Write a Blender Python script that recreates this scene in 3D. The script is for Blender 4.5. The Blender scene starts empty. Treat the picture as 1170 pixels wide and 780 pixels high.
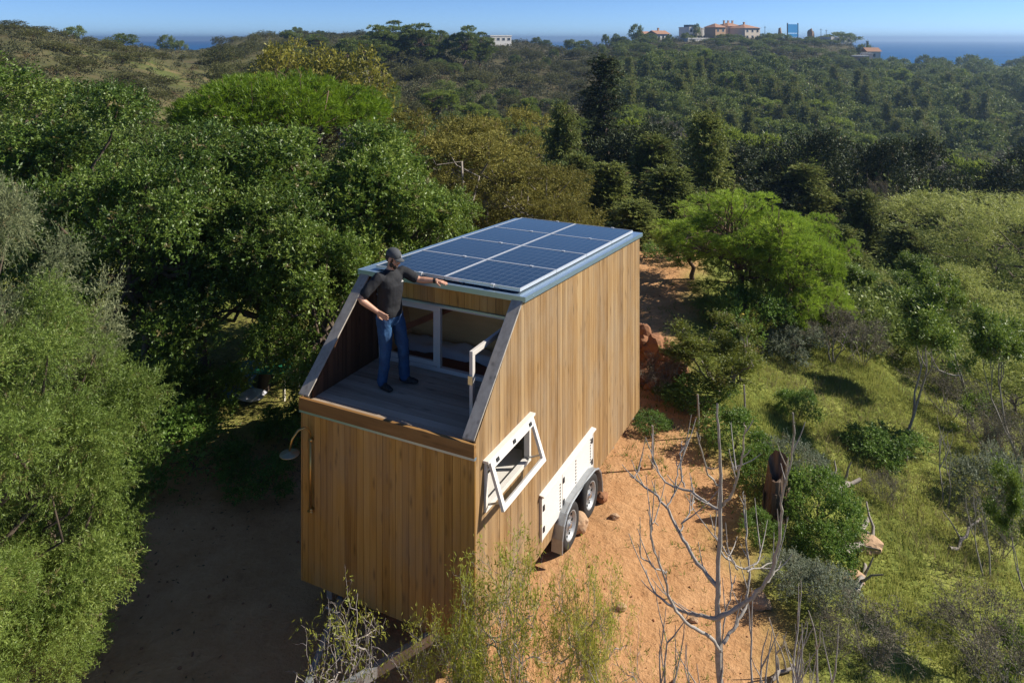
import bpy, bmesh, math, random
import numpy as np
from mathutils import Vector, Matrix

R = math.radians
scene = bpy.context.scene
COL = scene.collection

# ------------------------------------------------------------------ camera
EYE = 7.12                                   # camera height above the yard
FPX = 867.0                                  # focal length in photo pixels (1170 wide)
cam = bpy.data.cameras.new('camera'); camo = bpy.data.objects.new('camera', cam)
COL.objects.link(camo); scene.camera = camo
cam.sensor_width = 36.0; cam.lens = 36.0 * FPX / 1170.0
cam.shift_y = -344.7 / 1170.0
cam.clip_start = 0.1; cam.clip_end = 120000
camo.location = (0, 0, EYE); camo.rotation_euler = (R(90), 0, 0)

# ------------------------------------------------------------------ sky, sun, exposure
SUN_EL, SUN_AZ = 35.5, 80.0                  # azimuth measured from +Y towards +X
world = bpy.data.worlds.new('World'); scene.world = world; world.use_nodes = True
wn = world.node_tree.nodes; wl = world.node_tree.links
sky = wn.new('ShaderNodeTexSky'); sky.sky_type = 'NISHITA'; sky.sun_disc = False
sky.sun_elevation = R(SUN_EL); sky.sun_rotation = R(SUN_AZ)
sky.altitude = 3000; sky.air_density = 0.65; sky.dust_density = 0.0; sky.ozone_density = 7.0
bg = wn['Background']; bg.inputs['Strength'].default_value = 0.085
wl.new(sky.outputs['Color'], bg.inputs['Color'])
sun = bpy.data.lights.new('sun', 'SUN'); suno = bpy.data.objects.new('sun', sun); COL.objects.link(suno)
sun.energy = 4.6; sun.angle = R(0.5); sun.color = (1.0, 0.93, 0.80)
suno.rotation_euler = Vector((-math.cos(R(SUN_EL)) * math.sin(R(SUN_AZ)), -math.cos(R(SUN_EL)) * math.cos(R(SUN_AZ)), -math.sin(R(SUN_EL)))).to_track_quat('-Z', 'Y').to_euler()
suno.location = (60, 0, 60)
scene.view_settings.view_transform = 'Standard'; scene.view_settings.look = 'None'
scene.view_settings.exposure = 0.72; scene.view_settings.gamma = 1.0
scene.view_settings.use_curve_mapping = False
scene.render.engine = 'CYCLES'
scene.cycles.max_bounces = 6; scene.cycles.diffuse_bounces = 2; scene.cycles.glossy_bounces = 2
scene.cycles.transmission_bounces = 3; scene.cycles.transparent_max_bounces = 8
scene.cycles.volume_bounces = 0
scene.cycles.caustics_reflective = False; scene.cycles.caustics_refractive = False

# ------------------------------------------------------------------ helpers: tagging and linking
def tag(o, label=None, cat=None, group=None, kind=None):
    if label: o['label'] = label
    if cat: o['category'] = cat
    if group: o['group'] = group
    if kind: o['kind'] = kind
    return o

def empty(name, loc=(0, 0, 0), rz=0.0, parent=None):
    o = bpy.data.objects.new(name, None); COL.objects.link(o)
    o.empty_display_size = 0.3
    o.location = loc; o.rotation_euler = (0, 0, rz)
    if parent: o.parent = parent
    return o

def link(name, me, m=None, parent=None, loc=None):
    o = bpy.data.objects.new(name, me); COL.objects.link(o)
    if m is not None and not me.materials: me.materials.append(m)
    if parent: o.parent = parent
    if loc is not None: o.location = loc
    return o

# ------------------------------------------------------------------ helpers: meshes
def np_mesh(name, V, F, attr=None, aname='lv', smooth=False):
    """V (n,3), F (m,k) int array; attr (n,3) point colours"""
    V = np.asarray(V, np.float32); F = np.asarray(F, np.int32)
    me = bpy.data.meshes.new(name)
    me.vertices.add(len(V)); me.vertices.foreach_set('co', V.ravel())
    m, k = F.shape
    me.loops.add(m * k); me.loops.foreach_set('vertex_index', F.ravel())
    me.polygons.add(m); me.polygons.foreach_set('loop_start', np.arange(0, m * k, k, dtype=np.int32))
    if smooth: me.polygons.foreach_set('use_smooth', np.ones(m, bool))
    me.update(calc_edges=True)
    if attr is not None:
        a = me.color_attributes.new(aname, 'FLOAT_COLOR', 'POINT')
        c = np.ones((len(V), 4), np.float32); c[:, :3] = attr
        a.data.foreach_set('color', c.ravel())
    return me

class MB:
    """collects polygons for ONE mesh object, with an optional per-vertex tone"""
    def __init__(s): s.v = []; s.f = []; s.t = []
    def add(s, vs, fs, tone=0.5):
        b = len(s.v); s.v += [tuple(p) for p in vs]; s.t += [tone] * len(vs)
        s.f += [tuple(i + b for i in f) for f in fs]; return s
    def box(s, x0, x1, y0, y1, z0, z1, tone=0.5):
        return s.add([(x0,y0,z0),(x1,y0,z0),(x1,y1,z0),(x0,y1,z0),(x0,y0,z1),(x1,y0,z1),(x1,y1,z1),(x0,y1,z1)],
                     [(0,3,2,1),(4,5,6,7),(0,1,5,4),(1,2,6,5),(2,3,7,6),(3,0,4,7)], tone)
    def prism(s, poly, axis, a, b, tone=0.5):
        """poly of 2D points extruded along axis ('x','y','z') from a to b"""
        def P(p, h):
            return {'y': (p[0], h, p[1]), 'x': (h, p[0], p[1]), 'z': (p[0], p[1], h)}[axis]
        n = len(poly)
        vs = [P(p, a) for p in poly] + [P(p, b) for p in poly]
        fs = [tuple(range(n)), tuple(range(2*n-1, n-1, -1))] + [(i, i+n, (i+1) % n + n, (i+1) % n) for i in range(n)]
        return s.add(vs, fs, tone)
    def bar(s, p, q, w, h, up=(0, 0, 1), tone=0.5):
        p, q = Vector(p), Vector(q); d = (q - p).normalized(); u = Vector(up)
        sd = d.cross(u).normalized() * w / 2; uu = sd.cross(d).normalized() * h / 2
        vs = [p-sd-uu, p+sd-uu, p+sd+uu, p-sd+uu, q-sd-uu, q+sd-uu, q+sd+uu, q-sd+uu]
        return s.add(vs, [(0,1,2,3),(7,6,5,4),(0,4,5,1),(1,5,6,2),(2,6,7,3),(3,7,4,0)], tone)
    def tube(s, pts, rad, n=8, tone=0.5):
        if not hasattr(rad, '__len__'): rad = [rad] * len(pts)
        V, F = tube_np(np.array(pts, float), np.array(rad, float), n)
        s.add(V.tolist(), F.tolist(), tone)
        m = len(pts) * n; b = len(s.v) - m
        s.f.append(tuple(range(b + n - 1, b - 1, -1))); s.f.append(tuple(range(len(s.v) - n, len(s.v))))
        return s
    def lathe(s, prof, n=24, axis='y', c=(0, 0, 0), tone=0.5):
        """prof: list of (radius, height along axis)"""
        vs = []; k = len(prof)
        for i in range(n):
            a = 2 * math.pi * i / n
            for r, h in prof:
                x, z = r * math.cos(a), r * math.sin(a)
                p = {'y': (x, h, z), 'z': (x, z, h), 'x': (h, x, z)}[axis]
                vs.append((p[0] + c[0], p[1] + c[1], p[2] + c[2]))
        fs = [(i*k+j, i*k+j+1, ((i+1) % n)*k+j+1, ((i+1) % n)*k+j) for i in range(n) for j in range(k-1)]
        return s.add(vs, fs, tone)
    def build(s, name, m, parent=None, bevel=0.0, smooth=False, loc=None):
        me = bpy.data.meshes.new(name); me.from_pydata(s.v, [], s.f)
        bm = bmesh.new(); bm.from_mesh(me); bmesh.ops.recalc_face_normals(bm, faces=bm.faces); bm.to_mesh(me); bm.free()
        a = me.color_attributes.new('tone', 'FLOAT_COLOR', 'POINT')
        c = np.ones((len(s.v), 4), np.float32); c[:, :3] = np.array(s.t, np.float32)[:, None]
        a.data.foreach_set('color', c.ravel())
        if smooth: me.polygons.foreach_set('use_smooth', np.ones(len(me.polygons), bool))
        o = link(name, me, m, parent, loc)
        if bevel:
            b = o.modifiers.new('bevel', 'BEVEL'); b.width = bevel; b.segments = 2; b.limit_method = 'ANGLE'
        return o

def tube_np(P, rad, n=6):
    k = len(P)
    T = np.gradient(P, axis=0); T /= np.linalg.norm(T, axis=1, keepdims=True) + 1e-9
    ref = np.array([0.31, 0.17, 0.93]) if abs(T[0] @ np.array([0.31, 0.17, 0.93])) < .9 else np.array([1., 0, 0])
    A = np.cross(T, ref); A /= np.linalg.norm(A, axis=1, keepdims=True) + 1e-9
    B = np.cross(T, A)
    ang = np.arange(n) * 2 * np.pi / n
    V = P[:, None, :] + rad[:, None, None] * (np.cos(ang)[None, :, None] * A[:, None, :] + np.sin(ang)[None, :, None] * B[:, None, :])
    i = np.arange(k - 1)[:, None]; j = np.arange(n)[None, :]
    F = np.stack([i*n+j, i*n+(j+1) % n, (i+1)*n+(j+1) % n, (i+1)*n+j], -1).reshape(-1, 4)
    return V.reshape(-1, 3), F

def tubes_mesh(name, paths, n=6):
    VV, FF, b = [], [], 0
    for P, r in paths:
        V, F = tube_np(np.asarray(P, float), np.asarray(r, float), n)
        VV.append(V); FF.append(F + b); b += len(V)
    return np_mesh(name, np.concatenate(VV), np.concatenate(FF), smooth=True)

# ------------------------------------------------------------------ numeric noise
def _h(i, j, s):
    n = (i * 374761393 + j * 668265263 + s * 974711) & 0x7fffffff
    n = ((n ^ (n >> 13)) * 1274126177) & 0x7fffffff
    return ((n ^ (n >> 16)) & 0xffff) / 65535.0
def vnoise(x, y, s=0):
    x = np.asarray(x, float); y = np.asarray(y, float)
    i = np.floor(x).astype(np.int64); j = np.floor(y).astype(np.int64); u = x - i; v = y - j
    u = u*u*(3-2*u); v = v*v*(3-2*v)
    return (_h(i,j,s)*(1-u)+_h(i+1,j,s)*u)*(1-v) + (_h(i,j+1,s)*(1-u)+_h(i+1,j+1,s)*u)*v
def fbm(x, y, s=0, o=4):
    t = 0; a = .5; f = 1
    for k in range(o): t = t + a * (vnoise(x*f, y*f, s+k*17) - .5); a *= .5; f *= 2.03
    return t

# ------------------------------------------------------------------ materials
def new_mat(name):
    m = bpy.data.materials.new(name); m.use_nodes = True
    nt = m.node_tree; p = nt.nodes['Principled BSDF']
    return m, nt, p
def N(nt, t, **kw):
    n = nt.nodes.new(t)
    for k, v in kw.items(): setattr(n, k, v)
    return n
def ramp(nt, fac, stops):
    r = N(nt, 'ShaderNodeValToRGB'); e = r.color_ramp.elements
    while len(e) < len(stops): e.new(.5)
    for el, (p, c) in zip(e, stops): el.position = p; el.color = (*c, 1)
    nt.links.new(fac, r.inputs['Fac']); return r.outputs['Color']
def noise(nt, vec, scale, detail=4, rough=.55):
    n = N(nt, 'ShaderNodeTexNoise'); n.inputs['Scale'].default_value = scale
    n.inputs['Detail'].default_value = detail; n.inputs['Roughness'].default_value = rough
    if vec is not None: nt.links.new(vec, n.inputs['Vector'])
    return n.outputs['Fac']
def mapping(nt, vec, sc=(1,1,1), loc=(0,0,0)):
    m = N(nt, 'ShaderNodeMapping'); m.inputs['Scale'].default_value = sc; m.inputs['Location'].default_value = loc
    nt.links.new(vec, m.inputs['Vector']); return m.outputs['Vector']
def mixc(nt, fac, a, b, mode='MIX'):
    m = N(nt, 'ShaderNodeMix', data_type='RGBA', blend_type=mode)
    for v, s in ((fac, 0), (a, 6), (b, 7)):
        if isinstance(v, (int, float)): m.inputs[s].default_value = v
        elif isinstance(v, tuple): m.inputs[s].default_value = (*v, 1)
        else: nt.links.new(v, m.inputs[s])
    return m.outputs[2]
def math_(nt, op, a, b=None, clamp=False):
    m = N(nt, 'ShaderNodeMath', operation=op, use_clamp=clamp)
    for v, s in ((a, 0), (b, 1)):
        if v is None: continue
        if isinstance(v, (int, float)): m.inputs[s].default_value = v
        else: nt.links.new(v, m.inputs[s])
    return m.outputs[0]
def bump(nt, p, h, strength=.3, dist=.02):
    b = N(nt, 'ShaderNodeBump'); b.inputs['Strength'].default_value = strength; b.inputs['Distance'].default_value = dist
    nt.links.new(h, b.inputs['Height']); nt.links.new(b.outputs['Normal'], p.inputs['Normal'])
def objco(nt):
    return N(nt, 'ShaderNodeTexCoord').outputs['Object']
def attr(nt, name):
    return N(nt, 'ShaderNodeAttribute', attribute_name=name).outputs['Color']

def mat_plain(name, col, rough=.6, metal=0.0, spec=.5, var=.12, scale=9, bmp=0.0):
    m, nt, p = new_mat(name); co = objco(nt)
    n = noise(nt, co, scale)
    c = mixc(nt, n, tuple(v*(1-var) for v in col), tuple(min(1, v*(1+var)) for v in col))
    nt.links.new(c, p.inputs['Base Color'])
    p.inputs['Roughness'].default_value = rough; p.inputs['Metallic'].default_value = metal
    p.inputs['Specular IOR Level'].default_value = spec
    if bmp: bump(nt, p, noise(nt, co, scale*4), bmp, .01)
    return m

def mat_wood(name, dark, mid, light, axis=2, grain=38, rough=.62, knots=True, depth=None, weather=0.0):
    """long-grained boards; the grain runs along the given local axis, tone attribute varies each board"""
    m, nt, p = new_mat(name); co = objco(nt); tn = attr(nt, 'tone')
    off = N(nt, 'ShaderNodeVectorMath', operation='MULTIPLY_ADD')
    nt.links.new(tn, off.inputs[0]); off.inputs[1].default_value = (37, 53, 29); nt.links.new(co, off.inputs[2])
    sc = [grain, grain, grain]; sc[axis] = 1.1
    v = mapping(nt, off.outputs[0], tuple(sc))
    g = noise(nt, v, 1.0, 5, .6)
    sc2 = [4, 4, 4]; sc2[axis] = .5
    g2 = noise(nt, mapping(nt, off.outputs[0], tuple(sc2)), 1.0, 3)
    sep = N(nt, 'ShaderNodeSeparateColor'); nt.links.new(tn, sep.inputs[0])
    f = math_(nt, 'ADD', math_(nt, 'MULTIPLY', g, .62), math_(nt, 'MULTIPLY', sep.outputs[0], .24))
    f = math_(nt, 'ADD', f, math_(nt, 'MULTIPLY', math_(nt, 'SUBTRACT', g2, .5), .45))
    c = ramp(nt, f, [(.22, dark), (.47, mid), (.78, light)])
    if knots:
        sk = [9, 9, 9]; sk[axis] = 2.4
        if depth is not None: sk[depth] = .02
        vo = N(nt, 'ShaderNodeTexVoronoi'); vo.inputs['Scale'].default_value = 1
        nt.links.new(mapping(nt, off.outputs[0], tuple(sk)), vo.inputs['Vector'])
        k = math_(nt, 'SUBTRACT', 1.0, math_(nt, 'MULTIPLY', vo.outputs['Distance'], 4.2), clamp=True)
        c = mixc(nt, math_(nt, 'MULTIPLY', k, .75), c, tuple(v*.35 for v in dark))
    if weather:
        wv = ramp(nt, noise(nt, mapping(nt, co, (1.1, 1.1, .55)), 1.6, 6, .65), [(.42, (0, 0, 0)), (.68, (1, 1, 1))])
        c = mixc(nt, math_(nt, 'MULTIPLY', wv, weather), c, (.30, .245, .18))
    nt.links.new(c, p.inputs['Base Color'])
    p.inputs['Roughness'].default_value = rough; p.inputs['Specular IOR Level'].default_value = .25
    bump(nt, p, g, .12, .004)
    return m

def mat_leaf(name, dark, mid, light, trans=.3, rough=.45, spec=.4, objvar=.25, tcol=None):
    m, nt, p = new_mat(name)
    sep = N(nt, 'ShaderNodeSeparateColor'); nt.links.new(attr(nt, 'lv'), sep.inputs[0])
    oi = N(nt, 'ShaderNodeObjectInfo')
    f = math_(nt, 'ADD', math_(nt, 'MULTIPLY', sep.outputs[0], .28), math_(nt, 'MULTIPLY', sep.outputs[1], .27))
    f = math_(nt, 'ADD', f, math_(nt, 'MULTIPLY', sep.outputs[2], .45))
    f = math_(nt, 'ADD', f, math_(nt, 'MULTIPLY', math_(nt, 'SUBTRACT', oi.outputs['Random'], .5), objvar))
    c = ramp(nt, f, [(.15, dark), (.5, mid), (.9, light)])
    c = mixc(nt, math_(nt, 'MULTIPLY', math_(nt, 'GREATER_THAN', sep.outputs[1], .965), .8), c, (.17, .115, .055))     # a dead twig here and there
    nt.links.new(c, p.inputs['Base Color']); p.inputs['Roughness'].default_value = rough
    p.inputs['Specular IOR Level'].default_value = spec
    t = N(nt, 'ShaderNodeBsdfTranslucent')
    nt.links.new(mixc(nt, .5, c, tcol or tuple(min(1, v*1.5) for v in light)), t.inputs['Color'])
    mx = N(nt, 'ShaderNodeMixShader'); mx.inputs['Fac'].default_value = trans
    nt.links.new(p.outputs[0], mx.inputs[1]); nt.links.new(t.outputs[0], mx.inputs[2])
    nt.links.new(mx.outputs[0], nt.nodes['Material Output'].inputs['Surface'])
    return m

def mat_glass(name, tint=(1, 1, 1), refl=.012):
    m, nt, p = new_mat(name)
    tr = N(nt, 'ShaderNodeBsdfTransparent'); tr.inputs['Color'].default_value = (*tint, 1)
    gl = N(nt, 'ShaderNodeBsdfGlossy'); gl.inputs['Roughness'].default_value = .02
    lw = N(nt, 'ShaderNodeLayerWeight'); lw.inputs['Blend'].default_value = .5
    f = math_(nt, 'MULTIPLY', math_(nt, 'POWER', lw.outputs['Facing'], 4.0), .4)
    mx = N(nt, 'ShaderNodeMixShader'); nt.links.new(math_(nt, 'ADD', f, refl, True), mx.inputs['Fac'])
    nt.links.new(tr.outputs[0], mx.inputs[1]); nt.links.new(gl.outputs[0], mx.inputs[2])
    nt.links.new(mx.outputs[0], nt.nodes['Material Output'].inputs['Surface'])
    return m

M = {}
M['cladding_shade_lifted'] = mat_wood('shade_lifted_cladding_wood', (.30,.145,.028), (.50,.265,.062), (.64,.385,.115), depth=0, weather=.35)  # same wood as the sides, colour lifted and warmed to offset the front's shade
M['cladding'] = mat_wood('side_cladding_wood', (.19,.105,.042), (.33,.20,.088), (.48,.325,.16), depth=1, weather=.45)
M['beam'] = mat_wood('beam_wood', (.14,.068,.022), (.27,.142,.048), (.36,.21,.08), axis=1, grain=16)
M['grey_wood'] = mat_wood('weathered_wood', (.27,.20,.145), (.43,.335,.25), (.56,.46,.36), axis=1, grain=18)
M['cap_wood'] = mat_wood('weathered_cap_wood', (.25,.22,.19), (.40,.36,.315), (.52,.475,.42), axis=0, grain=16)
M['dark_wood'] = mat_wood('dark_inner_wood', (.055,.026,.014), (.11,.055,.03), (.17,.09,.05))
M['plywood'] = mat_wood('plywood', (.66,.34,.13), (.80,.45,.19), (.86,.56,.28), axis=1, grain=6, knots=False)
M['red_wood'] = mat_wood('red_brown_wood', (.12,.035,.015), (.2,.065,.028), (.27,.10,.045), axis=1, grain=12, knots=False)
M['white_paint'] = mat_plain('white_paint', (.72,.69,.65), .45, var=.05)
M['off_white'] = mat_plain('off_white_paint', (.58,.54,.50), .5, var=.06)
M['flash'] = mat_plain('sky_tinted_flashing_metal', (.36,.50,.64), .32, metal=.7, var=.05)  # grey metal with the sky's blue reflection put into its base colour
M['galv'] = mat_plain('galvanised_steel', (.36,.38,.40), .5, metal=.6, var=.15, scale=20)
M['alu'] = mat_plain('aluminium', (.78,.79,.80), .35, metal=.55, var=.04)
M['black'] = mat_plain('black_rubber', (.018,.018,.019), .8, var=.2)
M['dark_metal'] = mat_plain('dark_metal', (.03,.03,.033), .5, metal=.3)
M['steel'] = mat_plain('bright_steel', (.60,.61,.63), .3, metal=.9)
M['brass'] = mat_plain('brass', (.50,.33,.12), .35, metal=.9)
M['dull_brass'] = mat_plain('dull_brass', (.30,.27,.18), .45, metal=.6)
M['linen'] = mat_plain('white_linen', (.66,.62,.58), .9, var=.06, scale=5, bmp=.3)
M['glass'] = mat_glass('clear_glass')
M['void'] = mat_plain('dark_backing', (.03,.022,.015), .9)
M['bark'] = mat_plain('bark', (.10,.072,.052), .9, var=.45, scale=6, bmp=.5)
M['grey_bark'] = mat_plain('grey_bark', (.27,.235,.205), .85, var=.4, scale=12, bmp=.4)
M['red_bark'] = mat_plain('pine_bark', (.15,.09,.06), .9, var=.4, scale=7, bmp=.6)
# ================================================================== TERRAIN
TC = [-0.75,-0.675,-0.50,-0.43,-0.33,-0.156,0.017,0.075,0.121,0.20,0.363,0.44,0.48,0.56,0.675,0.75]
TY = [25, 45, 70, 100, 140, 190, 250, 320, 420, 620, 900]
TZ = [
 [0.9,2.5,6.0,8.8,10.0,9.0,7.0,4.0,0,-20,-45],
 [0.5,2.0,5.5,8.2, 9.6,9.0,7.0,4.0,0,-20,-45],
 [0.0,0.3,2.0,4.4, 5.8,4.6,2.8,1.2,-2,-20,-45],
 [0.0,-.6,0.2,2.4, 4.0,4.0,2.6,1.2,-2,-20,-45],
 [0.0,-1.5,-2,0.0, 2.0,4.5,8.0,8.6,5,-20,-45],
 [0.0,-3.0,-7,-6.5,-2.5,2.5,7.4,8.4,5,-20,-45],
 [0.0,-4.0,-10,-10.5,-6.5,-1.,4.0,5.8,2,-22,-45],
 [0.0,-4.0,-10,-11.5,-8.0,-2.5,1.8,1.4,-4,-24,-45],
 [0.0,-4.0,-10,-12,-8.5,-2.8,2.2,4.2,0,-22,-45],
 [0.0,-4.0,-11,-13,-9.5,-3.5,2.5,7.2,4,-20,-45],
 [-1.4,-4.5,-11,-14,-11.5,-4.5,1.6,7.2,5,-20,-45],
 [-2.2,-5.0,-12,-15,-13,-6.5,-.5,5.0,3,-20,-45],
 [-2.6,-5.2,-12,-15.5,-14,-9.5,-6.5,-5.5,-7,-22,-45],
 [-3.2,-5.5,-12,-16,-14,-9.8,-7.2,-6.0,-7,-22,-45],
 [-4.0,-6.0,-12,-16,-13.5,-9,-7.0,-6.5,-8,-24,-45],
 [-4.5,-6.5,-12,-16,-13,-9,-7.0,-6.5,-8,-24,-45],
]
TC = np.array(TC); TYL = np.log(np.array(TY, float)); TZ = np.array(TZ, float)
def _herm(xk, yk, x):
    """monotone-ish cubic through columns; yk (n,...) selected per sample"""
    i = np.clip(np.searchsorted(xk, x) - 1, 0, len(xk) - 2)
    return i, np.clip((x - xk[i]) / (xk[i+1] - xk[i]), 0, 1)
_SL = np.gradient(TZ, TYL, axis=1)
def table(t, y):
    ly = np.log(np.maximum(y, 1.0))
    i, u = _herm(TYL, None, ly); h = TYL[i+1] - TYL[i]
    def colv(c):
        z0, z1, m0, m1 = TZ[c, i], TZ[c, i+1], _SL[c, i]*h, _SL[c, i+1]*h
        u2, u3 = u*u, u*u*u
        return (2*u3-3*u2+1)*z0 + (u3-2*u2+u)*m0 + (-2*u3+3*u2)*z1 + (u3-u2)*m1
    j, w = _herm(TC, None, np.clip(t, -.75, .75)); w = w*w*(3-2*w)
    return colv(j)*(1-w) + colv(np.minimum(j+1, len(TC)-1))*w
def sstep(a, b, x):
    u = np.clip((x - a) / (b - a), 0, 1); return u*u*(3-2*u)
def edge_x(y):                                     # outer edge of the red yard
    return 3.35 + 0.075 * (y - 9) + 0.17 * np.maximum(np.asarray(y, float) - 15, 0) + 0.35 * (vnoise(y*.7, y*0+3, 5) - .5)
def height(x, y):
    x = np.asarray(x, float); y = np.asarray(y, float)
    d = x - edge_x(np.clip(y, -20, 30))
    near = -0.30 * np.maximum(d, 0) * sstep(0, 1.6, d); near = -7.0 * np.tanh(-near / 7.0)
    near = near + sstep(-7, -14, x) * 0.5
    near = near + 0.30 * sstep(.3, .9, d) * (fbm(x*.5, y*.5, 3) * 1.1)
    far = table(x / np.maximum(y, 8.0), np.maximum(y, 25)) + fbm(x*.035, y*.035, 11) * np.clip((y-30)/40, 0, 1) * 1.7
    w = sstep(21, 32, y)
    z = near*(1-w) + far*w
    r = np.hypot(x, y)
    z = z + fbm(x*.8, y*.8, 21, 3) * .10 * sstep(3.5, 8, np.hypot(x+.3, y-12))
    z = np.where(np.abs(x) > 420, z - (np.abs(x) - 420) * .12, z)
    return np.where(y > 900, -46, np.maximum(z, -46))
def gz(x, y): return float(height(np.array([x]), np.array([y]))[0])
def soil_mask(x, y):
    """1 on bare red earth, 0 on vegetated ground"""
    d = edge_x(y) - x + fbm(x*.9, y*.9, 41)*1.5
    m = sstep(-.2, .9, d)
    m = m * sstep(34, 26, y) 
    m = m * sstep(-7.8, -6.2, x + fbm(x*.6, y*.6, 8)*2)
    back = sstep(12.5, 14, y) * (1 - sstep(-1.0, .6, x - (y-13)*.36 + 1.5))   # under the trees left of the house
    return m * (1 - .85*back)

def at(px, row, y):
    return Vector(((px - 585) / FPX * y, y, EYE - (row - 45.3) / FPX * y))

# one sheet, finer near the house, out past the shore
u = np.linspace(-1, 1, 521); v = np.linspace(0, 1, 521)
gx = 2.0 * np.sinh(u * math.asinh(2600 / 2.0))
gy = 10 + 3.0 * np.sinh((v * 1.52 - .52) * math.asinh(1300 / 3.0))
X, Y = np.meshgrid(gx, gy); Z = height(X, Y)
n = len(u); ii, jj = np.meshgrid(np.arange(n-1), np.arange(n-1), indexing='ij')
F = np.stack([ii*n+jj, ii*n+jj+1, (ii+1)*n+jj+1, (ii+1)*n+jj], -1).reshape(-1, 4)
dist = Y
scr = sstep(24, 34, Y)                                        # dry scrub hillside
tx = X / np.maximum(Y, 5)
sandy = .55*sstep(.10, .35, fbm(X*.09, Y*.05, 77)) * (Y > 60) + (tx < -.2)*(Y > 45)*sstep(-.2, -.4, tx)*(.45 + .9*fbm(X*.05, Y*.05, 91)) \
      + np.exp(-((X + 44 - (Y-88)*.0)/9.0)**2 - ((Y-97 - (X+44)*-.75)/4.0)**2)*1.3
A = np.stack([soil_mask(X, Y), np.clip(scr, 0, 1), np.clip(sandy, 0, 1)], -1).reshape(-1, 3)
me = np_mesh('terrain', np.stack([X, Y, Z], -1).reshape(-1, 3), F, A, 'zone', smooth=True)
m, nt, p = new_mat('ground')
co = objco(nt); sp = N(nt, 'ShaderNodeSeparateColor'); nt.links.new(attr(nt, 'zone'), sp.inputs[0])
n5 = noise(nt, co, 4.5, 6, .7); n1 = noise(nt, co, 1.3, 6, .65); n2 = noise(nt, co, 14, 5, .7); n3 = noise(nt, co, .25, 4)
soil = ramp(nt, math_(nt, 'ADD', math_(nt, 'ADD', math_(nt, 'MULTIPLY', n1, .45), math_(nt, 'MULTIPLY', n5, .35)), math_(nt, 'MULTIPLY', n2, .2)),
            [(.30, (.28,.135,.06)), (.46, (.47,.255,.12)), (.60, (.56,.325,.165)), (.75, (.62,.40,.22))])
grass = ramp(nt, math_(nt, 'ADD', math_(nt, 'MULTIPLY', n1, .5), math_(nt, 'MULTIPLY', n2, .5)),
             [(.36, (.065,.095,.020)), (.53, (.20,.225,.050)), (.72, (.37,.34,.115))])
scrub = ramp(nt, noise(nt, co, .35, 8, .7), [(.3, (.035,.037,.018)), (.5, (.075,.068,.036)), (.7, (.13,.108,.062))])
sand = ramp(nt, math_(nt, 'ADD', math_(nt, 'MULTIPLY', n1, .4), math_(nt, 'MULTIPLY', n3, .6)), [(.44, (.095,.125,.032)), (.54, (.17,.155,.06)), (.67, (.30,.205,.125))])
c = mixc(nt, sp.outputs[0], grass, soil)
c = mixc(nt, sp.outputs[1], c, scrub)
c = mixc(nt, math_(nt, 'MULTIPLY', sp.outputs[2], .8), c, sand)
nt.links.new(c, p.inputs['Base Color']); p.inputs['Roughness'].default_value = .95; p.inputs['Specular IOR Level'].default_value = .1
bump(nt, p, math_(nt, 'ADD', math_(nt, 'ADD', n1, math_(nt, 'MULTIPLY', n5, .5)), math_(nt, 'MULTIPLY', n2, .25)), .65, .13)
tag(link('ground', me, m), kind='structure')

# sea
m, nt, p = new_mat('sea_water')
co = objco(nt)
c = ramp(nt, noise(nt, mapping(nt, co, (.002, .012, 1)), 1, 5), [(.3, (.002,.070,.21)), (.7, (.004,.100,.28))])
nt.links.new(c, p.inputs['Base Color']); p.inputs['Roughness'].default_value = .7; p.inputs['Specular IOR Level'].default_value = .05
bump(nt, p, noise(nt, mapping(nt, co, (.15, .3, 1)), 1, 4), .4, .5)
mb = MB(); S = 6000
mb.add([(-S, 350, -9), (S, 350, -9), (S, S, -9), (-S, S, -9)], [(0, 1, 2, 3)])
tag(mb.build('sea', m), kind='structure')
# ================================================================== THE TINY HOUSE
rng0 = random.Random(4)
HB = Vector((-0.406, 8.38, 0.37)); HYAW = R(90 - 26.465)
W, L, A_, ZD, ZF, ZR = 2.5, 6.151, 1.24, 2.302, 3.516, 3.18
house = empty('tiny_house', HB, HYAW)
tag(house, 'timber clad tiny house on a two axle trailer, with a roof deck and solar panels', 'tiny house')
H2W = Matrix.Translation(HB) @ Matrix.Rotation(HYAW, 4, 'Z')
def hw(u, v, z): return H2W @ Vector((u, v, z))
def top(u): return ZD + (ZF-ZD)*u/A_ if u < A_ else ZF + (ZR-ZF)*(u-A_)/(L-A_)
# openings in the right-hand wall (u0,u1,z0,z1)
WIN = (.20, 1.40, 1.42, 1.99); HAT = (1.73, 3.63, .19, .80)
def arch(u):                                            # wheel arch cut from the lower edge
    return .27 if 2.24 < u < 3.68 else 0.0

def clad_side(v_out, v_in, cuts):
    mb = MB(); u = 0.012
    while u < L - .01:
        w = rng0.choice([.088, .095, .095, .102]); e = min(u + w, L - .004)
        marks = sorted({u, e, *[x for x in (A_,) if u < x < e]})
        t = rng0.random(); off = rng0.uniform(-.002, .002) + (0)
        segs = [(arch((u+e)/2) if cuts else 0.0, None)]
        if cuts:
            for (a, b, z0, z1) in (WIN, HAT):
                if u + .02 >= a - .0 and e - .02 <= b + .0:
                    lo = segs.pop(); 
                    if z0 - lo[0] > .02: segs.append((lo[0], z0))
                    segs.append((max(z1, lo[0]), None))
        sgn = -1 if v_out < v_in else 1
        for lo, hi in segs:
            if hi is None:
                poly = [(u, lo), (e-.004, lo)] + [(min(x, e-.004), top(x)-.004) for x in reversed(marks)]
            else:
                poly = [(u, lo), (e-.004, lo), (e-.004, hi), (u, hi)]
            mb.prism(poly, 'y', v_out + off, v_out - sgn*.022 + off, t)
        u = e
    return mb
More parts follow.
